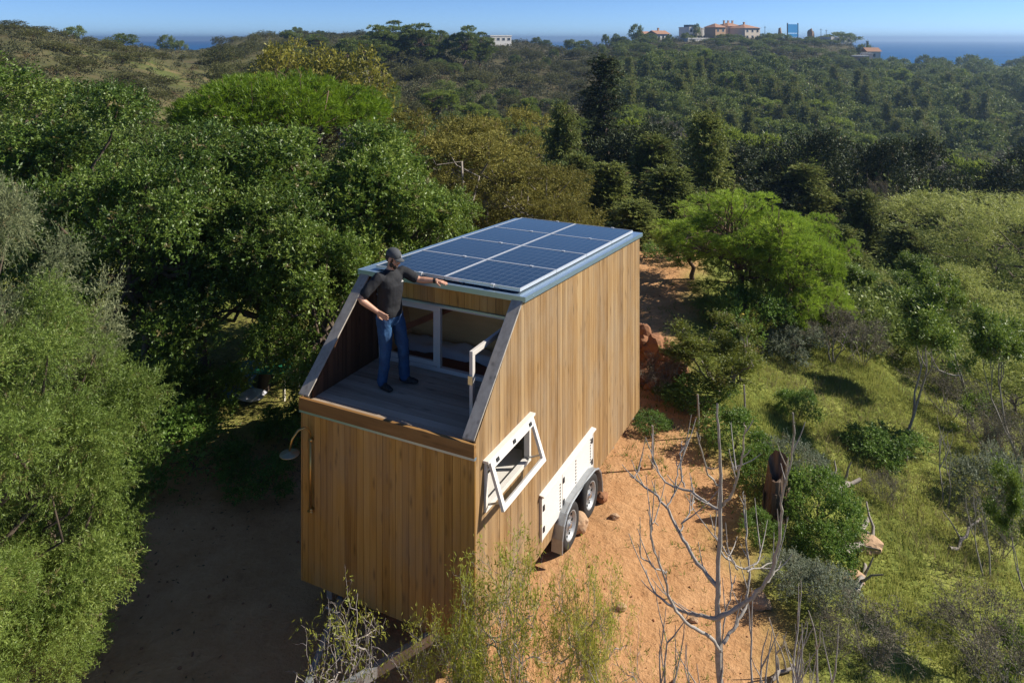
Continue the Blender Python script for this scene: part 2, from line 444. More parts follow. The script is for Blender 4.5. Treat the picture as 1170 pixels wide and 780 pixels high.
clad_side(0.0, W, True).build('right_wall_cladding', M['cladding'], house)
clad_side(W, 0.0, False).build('left_wall_cladding', M['cladding'], house)
def clad_end(u_out, sgn, z1):
    mb = MB(); v = .004
    while v < W - .01:
        w = rng0.choice([.088, .095, .095, .102]); e = min(v + w, W - .004)
        off = rng0.uniform(-.002, .002)
        mb.box(*sorted((u_out + off, u_out + sgn*.022 + off)), v, e - .004, 0, z1, rng0.random()); v = e
    return mb
clad_end(0.0, 1, ZD - .20).build('front_wall_cladding', M['cladding_shade_lifted'], house)
clad_end(L, -1, ZR - .01).build('rear_wall_cladding', M['cladding_shade_lifted'], house)
# solid core behind the boards, with a pocket for the window and the loft room
core = MB()
def core_wall(v0, v1, cut):
    if not cut:
        core.prism([(.024, .01), (L-.024, .01), (L-.024, ZR-.02), (A_, ZF-.02), (.024, ZD-.02)], 'y', v0, v1)
    else:
        a, b, z0, z1 = WIN
        core.box(.024, 2.22, v0, v1, .01, z0); core.box(.024, a, v0, v1, z0, z1); 
        core.prism([(b, z0), (2.22, z0), (2.22, top(2.22)-.02), (A_, ZF-.02), (b - .22, top(b-.22)-.02), (b-.22, z1), (b, z1)], 'y', v0, v1)
        core.prism([(.024, z1), (b-.22, z1), (b-.22, top(b-.22)-.02), (.024, ZD-.02)], 'y', v0, v1)
        core.prism([(2.22, .30), (3.70, .30), (3.70, top(3.7)-.02), (2.22, top(2.22)-.02)], 'y', v0, v1)
        core.prism([(3.70, .01), (L-.024, .01), (L-.024, ZR-.02), (3.70, top(3.7)-.02)], 'y', v0, v1)
core_wall(.024, .09, True); core_wall(W-.09, W-.024, False)
core.box(.024, .09, .09, W-.09, .01, 2.20)
core.box(L-.09, L-.024, .09, W-.09, .01, ZR-.03)
core.build('wall_core', M['void'], house)
fl = MB(); fl.box(.1, L-.1, .1, W-.1, .02, .06); fl.build('floor_slab', M['plywood'], house)
# window room: grey boarded recess with a bright shelf below the opening
rm = MB(); a, b, z0, z1 = WIN
rm.box(.1, 1.9, .75, .77, 1.0, 2.18); rm.box(1.88, 1.9, .092, .75, 1.0, 2.18); rm.box(.1, 1.9, .092, .75, 1.0, 1.02); rm.box(.1, 1.9, .092, .75, 2.17, 2.19)
rm.build('window_recess', M['grey_wood'], house)
sh = MB(); sh.box(a-.06, b+.2, .10, .34, 1.37, 1.40); sh.box(a-.06, b+.2, .36, .60, 1.40, 1.43)
sh.build('window_shelf', M['white_paint'], house, bevel=.004)

# ---- deck, front beam, flashing
dk = MB(); x = .014; k = 0
while x < 1.50:
    e = min(x + .142, 1.50); dk.box(x, e - .006, .10, W-.10, 2.21, 2.25 + rng0.uniform(-.002, .002), rng0.random()); x = e
dk.build('deck_boards', M['grey_wood'], house, bevel=.003)
mb = MB(); mb.box(-.035, .012, -.005, W+.005, ZD-.165, ZD-.012, .55); mb.build('front_beam', M['beam'], house, bevel=.006)
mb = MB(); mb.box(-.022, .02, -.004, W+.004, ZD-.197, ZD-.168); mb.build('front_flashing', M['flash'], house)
# sloping side caps and inner wing boards
for v0, v1 in ((.0, .145), (W-.145, W)):
    mb = MB(); dx, dz = A_+.02, ZF-ZD; ln = math.hypot(dx, dz); nx, nz = -dz/ln*.03, dx/ln*.03
    p0 = (-.03, ZD + .022); p1 = (A_-.02, ZF-.035)
    mb.prism([p0, p1, (p1[0]+nx*.9, p1[1]+nz*.9), (p0[0]+nx*.2, p0[1]+nz*.9)], 'y', v0-.004, v1+.004, .45)
    mb.build('wing_cap', M['cap_wood'], house, bevel=.004)
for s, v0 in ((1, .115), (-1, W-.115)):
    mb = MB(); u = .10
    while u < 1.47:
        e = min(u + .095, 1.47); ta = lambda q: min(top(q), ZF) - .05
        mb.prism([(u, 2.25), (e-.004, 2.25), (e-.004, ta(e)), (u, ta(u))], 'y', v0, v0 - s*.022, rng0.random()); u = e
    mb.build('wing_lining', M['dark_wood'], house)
# wood strip above the glass, with its trims
mb = MB(); v = .145
while v < W-.15:
    e = min(v + .115, W-.145); mb.box(1.40, 1.425, v, e-.004, 3.19, top(1.4)-.03, rng0.random()); v = e
mb.build('lintel_cladding', M['cladding_shade_lifted'], house)
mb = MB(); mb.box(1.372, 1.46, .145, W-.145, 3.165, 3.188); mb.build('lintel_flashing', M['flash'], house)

# ---- roof
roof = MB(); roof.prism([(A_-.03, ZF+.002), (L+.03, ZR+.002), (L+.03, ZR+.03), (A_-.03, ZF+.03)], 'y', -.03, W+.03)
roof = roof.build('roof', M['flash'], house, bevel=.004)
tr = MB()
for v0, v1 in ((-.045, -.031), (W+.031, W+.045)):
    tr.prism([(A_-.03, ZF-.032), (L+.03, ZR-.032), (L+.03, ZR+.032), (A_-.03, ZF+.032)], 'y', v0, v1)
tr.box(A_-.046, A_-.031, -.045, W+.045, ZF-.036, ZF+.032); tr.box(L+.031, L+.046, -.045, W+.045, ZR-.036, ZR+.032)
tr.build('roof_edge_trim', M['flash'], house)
scw = MB()
for i in range(14):
    q = A_ + .2 + i*.36; scw.lathe([(0, -.004), (.009, -.004), (.009, 0)], 8, 'y', (q, -.0455, top(q)-.012))
scw.build('trim_screws', M['steel'], roof)

# ---- solar panels, 4 by 2
m, nt, p = new_mat('solar_cells')
co = objco(nt); sx = N(nt, 'ShaderNodeSeparateXYZ'); nt.links.new(co, sx.inputs[0])
def grid(comp, cells, wid):
    f = math_(nt, 'FRACT', math_(nt, 'MULTIPLY', comp, cells)); d = math_(nt, 'ABSOLUTE', math_(nt, 'SUBTRACT', f, .5))
    return math_(nt, 'GREATER_THAN', d, .5 - wid)
gA = grid(sx.outputs[0], 6/1.12, .022); gB = grid(sx.outputs[1], 10/1.08, .03); gC = grid(sx.outputs[1], 50/1.08, .05)
oi = N(nt, 'ShaderNodeObjectInfo')
base = mixc(nt, noise(nt, co, 3), (.004,.010,.016), (.007,.016,.026))
c = mixc(nt, math_(nt, 'MULTIPLY', gC, .25), base, (.16,.18,.2))
c = mixc(nt, math_(nt, 'MULTIPLY', math_(nt, 'MAXIMUM', gA, gB), .5), c, (.19,.23,.26))
nt.links.new(c, p.inputs['Base Color']); p.inputs['Roughness'].default_value = .07
p.inputs['Specular IOR Level'].default_value = .42
p.inputs['Coat Weight'].default_value = .0
M['solar'] = m
PU0, PU1, PV0, PV1 = 1.31, 6.02, .085, 2.33
sl = (ZR-ZF)/(L-A_)
ang = math.atan(-sl)
du, dv = (PU1-PU0)/4, (PV1-PV0)/2
pm = MB(); pm.box(.011, du-.008-.011, .011, dv-.008-.011, 0, .034)
fm = MB(); a, b = du-.008, dv-.008
for q in ((0, a, 0, .013), (0, a, b-.013, b), (0, .013, .013, b-.013), (a-.013, a, .013, b-.013)): fm.box(*q, -.004, .0385)
cm = None
for i in range(4):
    for j in range(2):
        uu, vv = PU0 + i*du, PV0 + j*dv
        loc = (uu, vv, top(uu) + .055)
        if cm is None:
            pn = pm.build('solar_panel', M['solar'], house, loc=loc); fr = fm.build('panel_frame', M['alu'], pn)
            cm, fm_ = pn.data, fr.data
        else:
            pn = link('solar_panel', cm, None, house, loc); link('panel_frame', fm_, None, pn)
        pn.rotation_euler = (0, ang, 0)
rl = MB()
for v in (.4, .9, 1.5, 2.05):
    rl = MB(); rl.prism([(PU0-.03, top(PU0)+.03), (PU1+.03, top(PU1)+.03), (PU1+.03, top(PU1)+.053), (PU0-.03, top(PU0)+.053)], 'y', v, v+.04); rl.build('panel_rail', M['dark_metal'], house)
cl = MB()
for i in range(5):
    for v in (.45, 1.55): 
        uu = PU0 + i*du - .006; cl = MB(); cl.box(uu-.02, uu+.02, v, v+.05, top(uu)+.055, top(uu)+.100); cl.build('panel_clamp', M['alu'], house)

# ---- loft room behind the glass
GU = 1.48
lr = MB(); lr.prism([(2.35, 2.2), (1.98, 3.40), (2.0, 3.40), (2.37, 2.2)], 'y', .1, W-.1)
lr.box(GU+.07, 2.55, .095, .115, 2.2, 3.37); lr.box(GU+.07, 2.55, W-.115, W-.095, 2.2, 3.37)
lr.build('loft_lining', M['plywood'], house)
mb = MB(); mb.box(GU+.05, 2.55, .116, W-.116, 2.19, 2.225); mb.build('loft_floor', M['red_wood'], house)
mb = MB(); mb.bar((1.66, 2.15, 2.62), (1.66, .95, 3.24), .05, .08); mb.build('loft_brace', M['red_wood'], house)
mb = MB()
V = []; nu, nv = 14, 30
for i in range(nu):
    for j in range(nv):
        a = i/(nu-1); b = j/(nv-1)
        V.append((1.92 + .40*a, .13 + (W-.26)*b, 2.235 + .085*min(1, 5*a, 5*(1.02-a))**.5 + .02*math.sin(b*19+a*4) + .014*math.sin(b*43+2)))
mb.add(V, [(i*nv+j, (i+1)*nv+j, (i+1)*nv+j+1, i*nv+j+1) for i in range(nu-1) for j in range(nv-1)])
mat_o = mb.build('mattress', M['linen'], smooth=True); mat_o.parent = house
tag_parts = []
# glazed doors: fixed frame, left leaf closed, right leaf open on the deck
DH0, DH1 = 2.25, 3.165
mb = MB(); V0, V1 = .13, W-.13
mb.box(GU-.04, GU+.03, V0, V1, DH0, DH0+.055); mb.box(GU-.04, GU+.03, V0, V1, DH1-.05, DH1)
mb.box(GU-.04, GU+.03, V0, V0+.05, DH0+.055, DH1-.05); mb.box(GU-.04, GU+.03, V1-.05, V1, DH0+.055, DH1-.05)
mb.box(GU-.035, GU+.025, 1.355, 1.405, DH0+.055, DH1-.05)
dr = mb.build('deck_door_frame', M['off_white'], house, bevel=.004)
def leaf(w, h, f=.062, t=.045):
    mb = MB(); mb.box(0, w, -t/2, t/2, 0, f); mb.box(0, w, -t/2, t/2, h-f, h); mb.box(0, f, -t/2, t/2, f, h-f); mb.box(w-f, w, -t/2, t/2, f, h-f)
    g = MB(); g.box(f-.005, w-f+.005, -.004, .004, f-.005, h-f+.005); return mb, g
mb, g = leaf(.92, DH1-DH0-.11)
lf = mb.build('door_leaf', M['off_white'], house, bevel=.004); lf.location = (GU, 1.41, DH0+.057); lf.rotation_euler = (0, 0, R(90)); g.build('pane', M['glass'], lf)
mb, g = leaf(.98, DH1-DH0-.11)
lf = mb.build('door_leaf', M['off_white'], house, bevel=.004); lf.location = (GU-.05, .31, DH0+.03); lf.rotation_euler = (0, 0, R(180)); g.build('pane', M['glass'], lf)
lf['label'] = 'open glazed door leaf standing out over the deck'
hn = MB(); hn.box(.985, 1.0, -.03, .03, .42, .52); hn.build('handle', M['steel'], lf)
# small grey kettle left on the loft floor reads through the glass as a pale lump
# ---- awning window
a, b, z0, z1 = WIN
mb = MB(); f = .05
mb.box(a, b, -.028, .05, z0, z0+f); mb.box(a, b, -.028, .05, z1-f, z1); mb.box(a, a+f, -.028, .05, z0+f, z1-f); mb.box(b-f, b, -.028, .05, z0+f, z1-f)
wf = mb.build('awning_window', M['white_paint'], house, bevel=.004)
mb = MB(); mb.box(a-.03, b+.03, -.075, .0, z1+.001, z1+.03); mb.build('drip_cap', M['white_paint'], wf, bevel=.003)
w, h = b-a-.04, z1-z0-.03
mb = MB(); f = .062
mb.box(0, w, -.04, 0, -h, -h+f); mb.box(0, w, -.04, 0, -f-.02, 0); mb.box(0, f, -.04, 0, -h+f, -f-.02); mb.box(w-f, w, -.04, 0, -h+f, -f-.02)
for q in (.12, .55, 1.0):
    pass
sash = mb.build('sash', M['white_paint'], wf, bevel=.004)
sash.location = (a+.02, -.035, z1-.012); sash.rotation_euler = (R(-19), 0, 0)
# part sits one level deeper: the glass belongs to the window
g = MB(); 
ca, sa = math.cos(R(-19)), math.sin(R(-19))
def rot(x, y, z): return (a+.02+x, -.035 + y*ca - z*sa, z1-.012 + y*sa + z*ca)
vs = [rot(x, y, z) for x in (f-.004, w-f+.004) for y in (-.024, -.016) for z in (-h+f-.004, -f-.016)]
g.add(vs, [(0,1,3,2),(4,6,7,5),(0,4,5,1),(2,3,7,6),(0,2,6,4),(1,5,7,3)]); g.build('pane', M['glass'], wf)
hg = MB()
for q in (.12, .55, 1.0):
    x0 = q; vs = [rot(x, y, z) for x in (x0, x0+.06) for y in (-.052, -.039) for z in (-.055, -.015)]
    hg = MB(); hg.add(vs, [(0,1,3,2),(4,6,7,5),(0,4,5,1),(2,3,7,6),(0,2,6,4),(1,5,7,3)]); hg.build('hinge', M['dark_metal'], wf)
st = MB(); st.bar((a+.06, -.01, z0+.06), rot(.03, -.02, -h+.09), .012, .02); st.build('stay_arm', M['steel'], wf); st = MB(); st.bar((b-.06, -.01, z0+.06), rot(w-.03, -.02, -h+.09), .012, .02)
st.build('stay_arm', M['steel'], wf)
# ---- white service hatch
a, b, z0, z1 = HAT
mb = MB(); mid = [a, 2.42, b]
for i in range(2): mb.box(mid[i]+.006, mid[i+1]-.006, -.03, .02, z0+.006, z1-.045)
mb.box(a-.012, a+.004, -.036, .02, z0, z1-.042); mb.box(b-.004, b+.012, -.036, .02, z0, z1-.042)
ht = mb.build('service_hatch', M['white_paint'], house, bevel=.004)
mb = MB(); mb.prism([(-.075, z1-.018), (.0, z1-.005), (.0, z1+.012), (-.075, z1+.0)], 'x', a-.03, b+.03); mb.build('drip_cap', M['white_paint'], ht, bevel=.003)
hg = MB()
for q, zz in ((a+.05, z0+.14), (a+.05, z1-.19), (2.46, z0+.13), (2.46, z1-.18), (b-.05, z0+.13), (b-.05, z1-.16)):
    hg = MB(); hg.box(q-.022, q+.022, -.042, -.0305, zz-.035, zz+.035); hg.build('hinge', M['dark_metal'], ht)
vt = MB()
for q, za, zb_ in ((2.34, .28, .62), (2.92, .30, .66), (3.52, .34, .68)):
    for i in range(9):
        zz = za + (zb_-za)*i/8; vt.box(q-.016, q+.016, -.0335, -.0302, zz-.010, zz+.010)
vt.build('vent_slots', M['black'], ht)
# ---- running gear
def fender(v0, v1, name):
    P = [(2.15,-.2),(2.16,-.02),(2.22,.14),(2.33,.25),(2.5,.305),(2.75,.315),(3.2,.315),(3.42,.30),(3.58,.24),(3.69,.12),(3.745,-.04),(3.755,-.2)]
    mb = MB()
    for i in range(len(P)-1):
        (u0, q0), (u1, q1) = P[i], P[i+1]
        d = Vector((u1-u0, q1-q0)).normalized(); nx, nz = d.y*.012, -d.x*.012
        mb.add([(u0,v0,q0),(u1,v0,q1),(u1,v1,q1),(u0,v1,q0),(u0+nx,v0,q0+nz),(u1+nx,v0,q1+nz),(u1+nx,v1,q1+nz),(u0+nx,v1,q0+nz)],
               [(0,1,2,3),(4,7,6,5),(0,4,5,1),(2,6,7,3)])
    # rolled lip on the outer side
    vo = v0 if v0 < 1 else v1
    mb.tube([(u_, vo, q_) for u_, q_ in P], .016, 6)
    return mb.build(name, M['galv'], house, smooth=False)
fender(-.135, .02, 'mudguard'); fender(W-.02, W+.135, 'mudguard')
tyre = MB(); tyre.lathe([(.19, -.085),(.215,-.098),(.27,-.10),(.30,-.085),(.312,-.05),(.312,.05),(.30,.085),(.27,.10),(.215,.098),(.19,.085)], 40, 'y')
gr = MB(); gr.lathe([(.195,-.08),(.20,-.09),(.185,-.085),(.165,-.05),(.12,-.035),(.075,-.045),(.06,-.06),(.0,-.06)], 32, 'y')
hb = MB(); hb.lathe([(.0,-.09),(.032,-.088),(.04,-.07),(.042,.0),(.19,.0),(.19,.06)], 24, 'y')
for k in range(5): hb.lathe([(0,-.068),(.011,-.068),(.011,-.03)], 8, 'y', (.09*math.cos(k*1.2566), 0, .09*math.sin(k*1.2566)))
slots = MB()
for k in range(10):
    t = k*math.pi/5; slots.lathe([(0,-.066),(.017,-.064),(.018,-.04)], 10, 'y', (.148*math.cos(t), 0.012, .148*math.sin(t)))
for side, vv in ((1, -.01), (-1, W+.01)):
    for uu in (2.57, 3.36):
        wh = hb.build('wheel', M['steel'], house, smooth=False); wh.location = (uu, vv, -.06)
        if side < 0: wh.rotation_euler = (0, 0, R(180))
        tyre.build('tyre', M['black'], wh, smooth=True); gr.build('rim', M['galv'], wh, smooth=True); slots.build('rim_holes', M['black'], wh)
ch = MB()
for v in (.35, W-.45): ch.box(.05, L-.1, v, v+.08, -.14, .018)
for u in (.15, 1.2, 2.2, 3.0, 3.75, 4.8, 5.9): ch.box(u, u+.06, .05, W-.05, -.10, .012)
ch.box(2.5, 2.58, .0, W, -.10, -.04); ch.box(3.32, 3.40, .0, W, -.10, -.04)
ch.build('chassis', M['galv'], house)
db = MB(); db.bar((.05, .60, -.08), (-1.45, 1.25, -.08), .07, .12); db.bar((.05, W-.60, -.08), (-1.45, 1.25, -.08), .07, .12)
db.box(-1.75, -1.38, 1.21, 1.29, -.11, -.03); db.build('drawbar', M['galv'], house)
jk = MB(); jk.tube([(-.35, 1.62, -.37), (-.35, 1.62, .12)], .03, 10); jk.box(-.42, -.28, 1.55, 1.69, -.372, -.35); jk.tube([(-.35, 1.62, .12), (-.35, 1.80, .12)], .012, 8)
jk.build('jack_stand', M['galv'], house)
# ---- outdoor shower on the front wall
pp = MB(); sv, sz = 2.30, 1.86
pp.tube([(-.045, sv, .92), (-.045, sv, sz-.03)], .017, 10)
arc = [(-.045, sv, sz-.03), (-.06, sv+.0, sz+.06), (-.11, sv+.03, sz+.13), (-.19, sv+.07, sz+.12), (-.26, sv+.10, sz+.04), (-.29, sv+.115, sz-.09)]
pp.tube(arc, .014, 10)
for zz in (.95, sz-.05): pp.lathe([(.0,-.06),(.026,-.058),(.028,-.035),(.016,-.03),(.014,0)], 12, 'x', (0, sv, zz))
pp.tube([(-.05, sv-.04, .93), (-.05, sv+.04, .93)], .016, 8)
shw = pp.build('outdoor_shower', M['brass'], house, smooth=True)
hd = MB(); hd.lathe([(.0, .03), (.02, .028), (.035, .012), (.115, .006), (.118, 0), (.115, -.006), (0, -.006)], 28, 'z', (-.29, sv+.115, sz-.13))
hd.build('shower_head', M['dull_brass'], shw, smooth=True)
# ================================================================== THE PERSON
def blob(bm, c, r, rot=None, seg=20):
    mtx = Matrix.Translation(c) @ (rot.to_4x4() if rot else Matrix.Identity(4)) @ Matrix.Diagonal((*r, 1))
    bmesh.ops.create_uvsphere(bm, u_segments=seg, v_segments=seg//2+2, radius=1, matrix=mtx)
def limb(bm, P, rad, n=14):
    """closed tapered tube through P, rounded at both ends"""
    P = [Vector(p) for p in P]
    # densify
    Q, q = [], []
    for i in range(len(P)-1):
        for k in range(4):
            t = k/4; Q.append(P[i].lerp(P[i+1], t)); q.append(rad[i]*(1-t)+rad[i+1]*t)
    Q.append(P[-1]); q.append(rad[-1])
    V, F = tube_np(np.array([tuple(p) for p in Q]), np.array(q), n)
    vs = [bm.verts.new(tuple(v)) for v in V]
    for f in F: bm.faces.new([vs[i] for i in f])
    bm.faces.new([vs[i] for i in range(n-1, -1, -1)]); bm.faces.new(vs[-n:])
    blob(bm, P[0], (rad[0],)*3, seg=12); blob(bm, P[-1], (rad[-1],)*3, seg=12)
def loft(bm, secs, n=24):
    """secs: (cx, cy, z, rx, ry) rings, closed"""
    rings = []
    for cx, cy, z, rx, ry in secs:
        rings.append([bm.verts.new((cx + rx*math.copysign(abs(math.cos(t))**.85, math.cos(t)), cy + ry*math.copysign(abs(math.sin(t))**.85, math.sin(t)), z)) for t in [2*math.pi*i/n for i in range(n)]])
    for a, b in zip(rings, rings[1:]):
        for i in range(n): bm.faces.new((a[i], a[(i+1) % n], b[(i+1) % n], b[i]))
    bm.faces.new(rings[0][::-1]); bm.faces.new(rings[-1])
def remesh(bm, name, voxel, m, parent, smooth_it=6):
    bmesh.ops.recalc_face_normals(bm, faces=bm.faces)
    me = bpy.data.meshes.new(name + '_src'); bm.to_mesh(me); bm.free()
    tmp = bpy.data.objects.new('tmp', me); COL.objects.link(tmp)
    r = tmp.modifiers.new('r', 'REMESH'); r.mode = 'VOXEL'; r.voxel_size = voxel
    s = tmp.modifiers.new('s', 'SMOOTH'); s.iterations = smooth_it; s.factor = .5
    dg = bpy.context.evaluated_depsgraph_get(); dg.update()
    out = bpy.data.meshes.new_from_object(tmp.evaluated_get(dg)); out.name = name
    bpy.data.objects.remove(tmp); bpy.data.meshes.remove(me)
    out.polygons.foreach_set('use_smooth', np.ones(len(out.polygons), bool))
    out.materials.clear()
    return link(name, out, m, parent)

M['skin'] = mat_plain('skin', (.50,.27,.18), .5, var=.08, scale=14)
M['shirt'] = mat_plain('black_cotton', (.009,.0095,.013), .85, var=.2, scale=7)
M['cap'] = mat_plain('grey_cap_cloth', (.055,.060,.068), .85, var=.15)
M['hair'] = mat_plain('dark_hair', (.022,.015,.011), .7, var=.3, scale=60)
M['shoe'] = mat_plain('black_shoe', (.014,.014,.015), .7)
M['eye'] = mat_plain('eye_white', (.5,.48,.45), .3)
m, nt, p = new_mat('blue_denim'); co = objco(nt)
c = ramp(nt, math_(nt, 'ADD', math_(nt, 'MULTIPLY', noise(nt, co, 7, 5), .7), math_(nt, 'MULTIPLY', noise(nt, co, 140, 2), .3)),
         [(.35, (.008,.032,.095)), (.55, (.015,.066,.17)), (.72, (.032,.115,.24))])
nt.links.new(c, p.inputs['Base Color']); p.inputs['Roughness'].default_value = .8
bump(nt, p, noise(nt, mapping(nt, co, (1, 1, .5)), 16, 3), .5, .03); M['denim'] = m

FOOT = hw(.80, 1.72, 2.252)
man = empty('person', FOOT, R(-36))
tag(man, 'man in black t-shirt, blue jeans and grey cap standing on the roof deck', 'person')

hipR, hipL = Vector((-.01, -.095, .93)), Vector((.01, .095, .93))
knR, knL = Vector((.03, -.105, .50)), Vector((.085, .155, .505))
anR, anL = Vector((-.03, -.10, .085)), Vector((.075, .205, .085))
shR, shL = Vector((-.01, -.185, 1.455)), Vector((.03, .185, 1.455))
elR, wrR = Vector((-.09, -.435, 1.225)), Vector((.035, -.255, 1.045))
wrL = Vector((.425, .425, 1.335)); elL = Vector((.225, .325, 1.335))
HEAD = Vector((.055, .01, 1.665)); TURN = Matrix.Rotation(R(14), 3, 'Z') @ Matrix.Rotation(R(20), 3, 'Y')
def hp(v): return HEAD + TURN @ Vector(v)

bm = bmesh.new()
loft(bm, [(0,0,.86,.105,.155),(0,0,.96,.115,.165),(0,0,1.06,.10,.15),(.005,0,1.18,.108,.155),(.005,0,1.32,.118,.175),(.005,0,1.42,.10,.175),(.005,0,1.49,.07,.11),(.01,0,1.53,.055,.06)])
limb(bm, [(.01,0,1.48),(.025,.002,1.55),(.045,.006,1.60)], [.063,.058,.058])
for h, k, a in ((hipR, knR, anR), (hipL, knL, anL)): limb(bm, [h, h.lerp(k, .5), k, k.lerp(a, .35), a], [.088,.078,.058,.055,.038])
limb(bm, [shR, shR.lerp(elR, .45), elR, elR.lerp(wrR, .3), wrR], [.048,.046,.041,.043,.029])
limb(bm, [shL, shL.lerp(elL, .45), elL, elL.lerp(wrL, .3), wrL], [.048,.046,.041,.043,.029])
# head: skull, jaw, cheeks, brow, nose, lips, ears
T3 = TURN
blob(bm, hp((-.012, 0, .025)), (.098, .077, .098), T3); blob(bm, hp((.022, 0, -.045)), (.072, .062, .075), T3)
blob(bm, hp((.058, 0, -.088)), (.034, .036, .026), T3); blob(bm, hp((.062, 0, .032)), (.028, .058, .016), T3)
blob(bm, hp((.098, 0, -.012)), (.018, .013, .026), T3); blob(bm, hp((.108, 0, -.026)), (.013, .017, .012), T3)
blob(bm, hp((.085, 0, -.056)), (.014, .026, .009), T3); blob(bm, hp((.083, 0, -.068)), (.013, .022, .008), T3)
for s in (1, -1):
    blob(bm, hp((.060, s*.042, -.025)), (.026, .022, .022), T3)
    blob(bm, hp((-.008, s*.079, -.008)), (.022, .010, .033), T3)
# hands: palm, four curled fingers and a thumb
def hand(wr, fwd, nrm, lat, curl, thumb_side):
    """fwd: wrist to knuckles, nrm: back of the hand, lat: towards the thumb"""
    fwd, nrm, lat = fwd.normalized(), nrm.normalized(), lat.normalized()
    for k in (-.026, -.009, .009, .026):
        limb(bm, [wr + lat*k*.5, wr + fwd*.085 + lat*k], [.018, .016])
    for k, ln in ((.031, .070), (.0105, .079), (-.0105, .073), (-.031, .057)):
        b0 = wr + fwd*.088 + lat*k; d = fwd + lat*k*3.2; c1 = curl*.35; P = [b0]; ang = c1
        for q, l in enumerate((.45, .32, .26)):
            dd = d.normalized()*math.cos(ang) - nrm*math.sin(ang); P.append(P[-1] + dd*ln*l); ang += curl*.4
        limb(bm, P, [.0105, .0098, .009, .0075], 8)
    t0 = wr + fwd*.022 + lat*.028; P = [t0, t0 + (fwd*.55 + lat*.8 - nrm*.15).normalized()*.038, t0 + (fwd*.62 + lat*.75 - nrm*.2).normalized()*.038 + (fwd*.9 + lat*.35 - nrm*.3).normalized()*.034]
    P.append(P[-1] + (fwd*.95 + lat*.15 - nrm*.35).normalized()*.026)
    limb(bm, P, [.014, .0125, .0115, .009], 8)
hand(wrL, Vector((.97, .25, -.10)), Vector((.05, .03, 1)), Vector((.25, -.97, 0)), .22, 1)
hand(wrR, Vector((.62, .30, -.42)), Vector((.35, -.92, .10)), Vector((-.45, -.05, -.85)), .55, 1)
body = remesh(bm, 'body', .0065, M['skin'], man, 3)

# t-shirt
bm = bmesh.new()
loft(bm, [(.0,0,.925,.128,.182),(.0,0,.97,.131,.183),(.0,0,1.05,.124,.172),(.005,0,1.18,.128,.176),(.008,0,1.32,.136,.195),(.006,0,1.41,.120,.192),(.006,0,1.475,.085,.135),(.010,0,1.515,.066,.078),(.012,0,1.528,.064,.070)])
limb(bm, [shR + Vector((0,.05,-.02)), shR + Vector((0,.004,.002)), shR.lerp(elR, .4), shR.lerp(elR, .74)], [.07,.074,.070,.067])
limb(bm, [shL + Vector((0,-.05,-.02)), shL + Vector((0,-.004,.002)), shL.lerp(elL, .4), shL.lerp(elL, .70)], [.07,.074,.070,.067])
shirt = remesh(bm, 't_shirt', .009, M['shirt'], man, 4)
tx = bpy.data.textures.new('cloth_folds', 'CLOUDS'); tx.noise_scale = .11
for o, s in ((shirt, .020),):
    d = o.modifiers.new('folds', 'DISPLACE'); d.texture = tx; d.strength = s; d.mid_level = .52
mb = MB(); mb.box(.128, .137, .075, .115, 1.355, 1.362); mb.box(.128, .137, .085, .10, 1.362, 1.375)
mb.build('chest_emblem', M['white_paint'], man)
# jeans
bm = bmesh.new()
loft(bm, [(0,0,.80,.09,.14),(-.005,0,.86,.125,.172),(0,0,.93,.122,.172),(0,0,.985,.115,.162)])
for h, k, a in ((hipR, knR, anR), (hipL, knL, anL)):
    limb(bm, [h + Vector((0,0,-.02)), h.lerp(k, .5), k, k.lerp(a, .5), a + Vector((-.005,0,-.005))], [.105,.098,.080,.075,.070])
jeans = remesh(bm, 'jeans', .009, M['denim'], man, 4)
d = jeans.modifiers.new('folds', 'DISPLACE'); d.texture = tx; d.strength = .035; d.mid_level = .52
# shoes
for a, yw in ((anR, -8), (anL, 14)):
    bm = bmesh.new(); rz = Matrix.Rotation(R(yw), 3, 'Z'); o = Vector((a.x, a.y, 0))
    for (x, z, r) in ((-.035,.045,(.05,.040,.043)), (.03,.05,(.055,.042,.048)), (.10,.038,(.06,.046,.036)), (.155,.03,(.045,.042,.027)), (.0,.085,(.045,.040,.04)), (.06,.014,(.135,.046,.014))):
        blob(bm, o + rz @ Vector((x, 0, z)), r, rz)
    remesh(bm, 'shoe', .008, M['shoe'], man, 3)
# cap: crown, visor, emblem
bm = bmesh.new(); blob(bm, hp((-.012, 0, .045)), (.109, .087, .090), T3, 28)
inv = T3.inverted()
for v in list(bm.verts):
    l = inv @ (v.co - HEAD)
    if l.z < .032: l.z = .032; v.co = HEAD + T3 @ l
me = bpy.data.meshes.new('cap'); bm.to_mesh(me); bm.free(); me.polygons.foreach_set('use_smooth', np.ones(len(me.polygons), bool))
capo = link('cap', me, M['cap'], man)
mb = MB(); vs = []; nn = 13
for k, th in ((0, 0), (1, .006)):
    for i in range(nn):
        a = -R(62) + R(124)*i/(nn-1)
        for rr, ex in ((.0, 0), (1, 0)):
            x = .082*math.cos(a)*1.0 + rr*(.075*math.cos(a*.9)**.7) ; y = .076*math.sin(a)*(1 + .05*rr)
            vs.append(hp((x, y, .040 - rr*.012 - .018*(abs(y)/.076)**2 + th)))
fs = []
for k in range(2):
    for i in range(nn-1):
        b = k*nn*2 + i*2; fs.append((b, b+1, b+3, b+2) if k else (b+2, b+3, b+1, b))
for i in range(nn-1): fs.append((i*2+1, i*2+3, nn*2+i*2+3, nn*2+i*2+1))
mb.add(vs, fs); mb.build('cap_visor', M['cap'], capo, smooth=True)
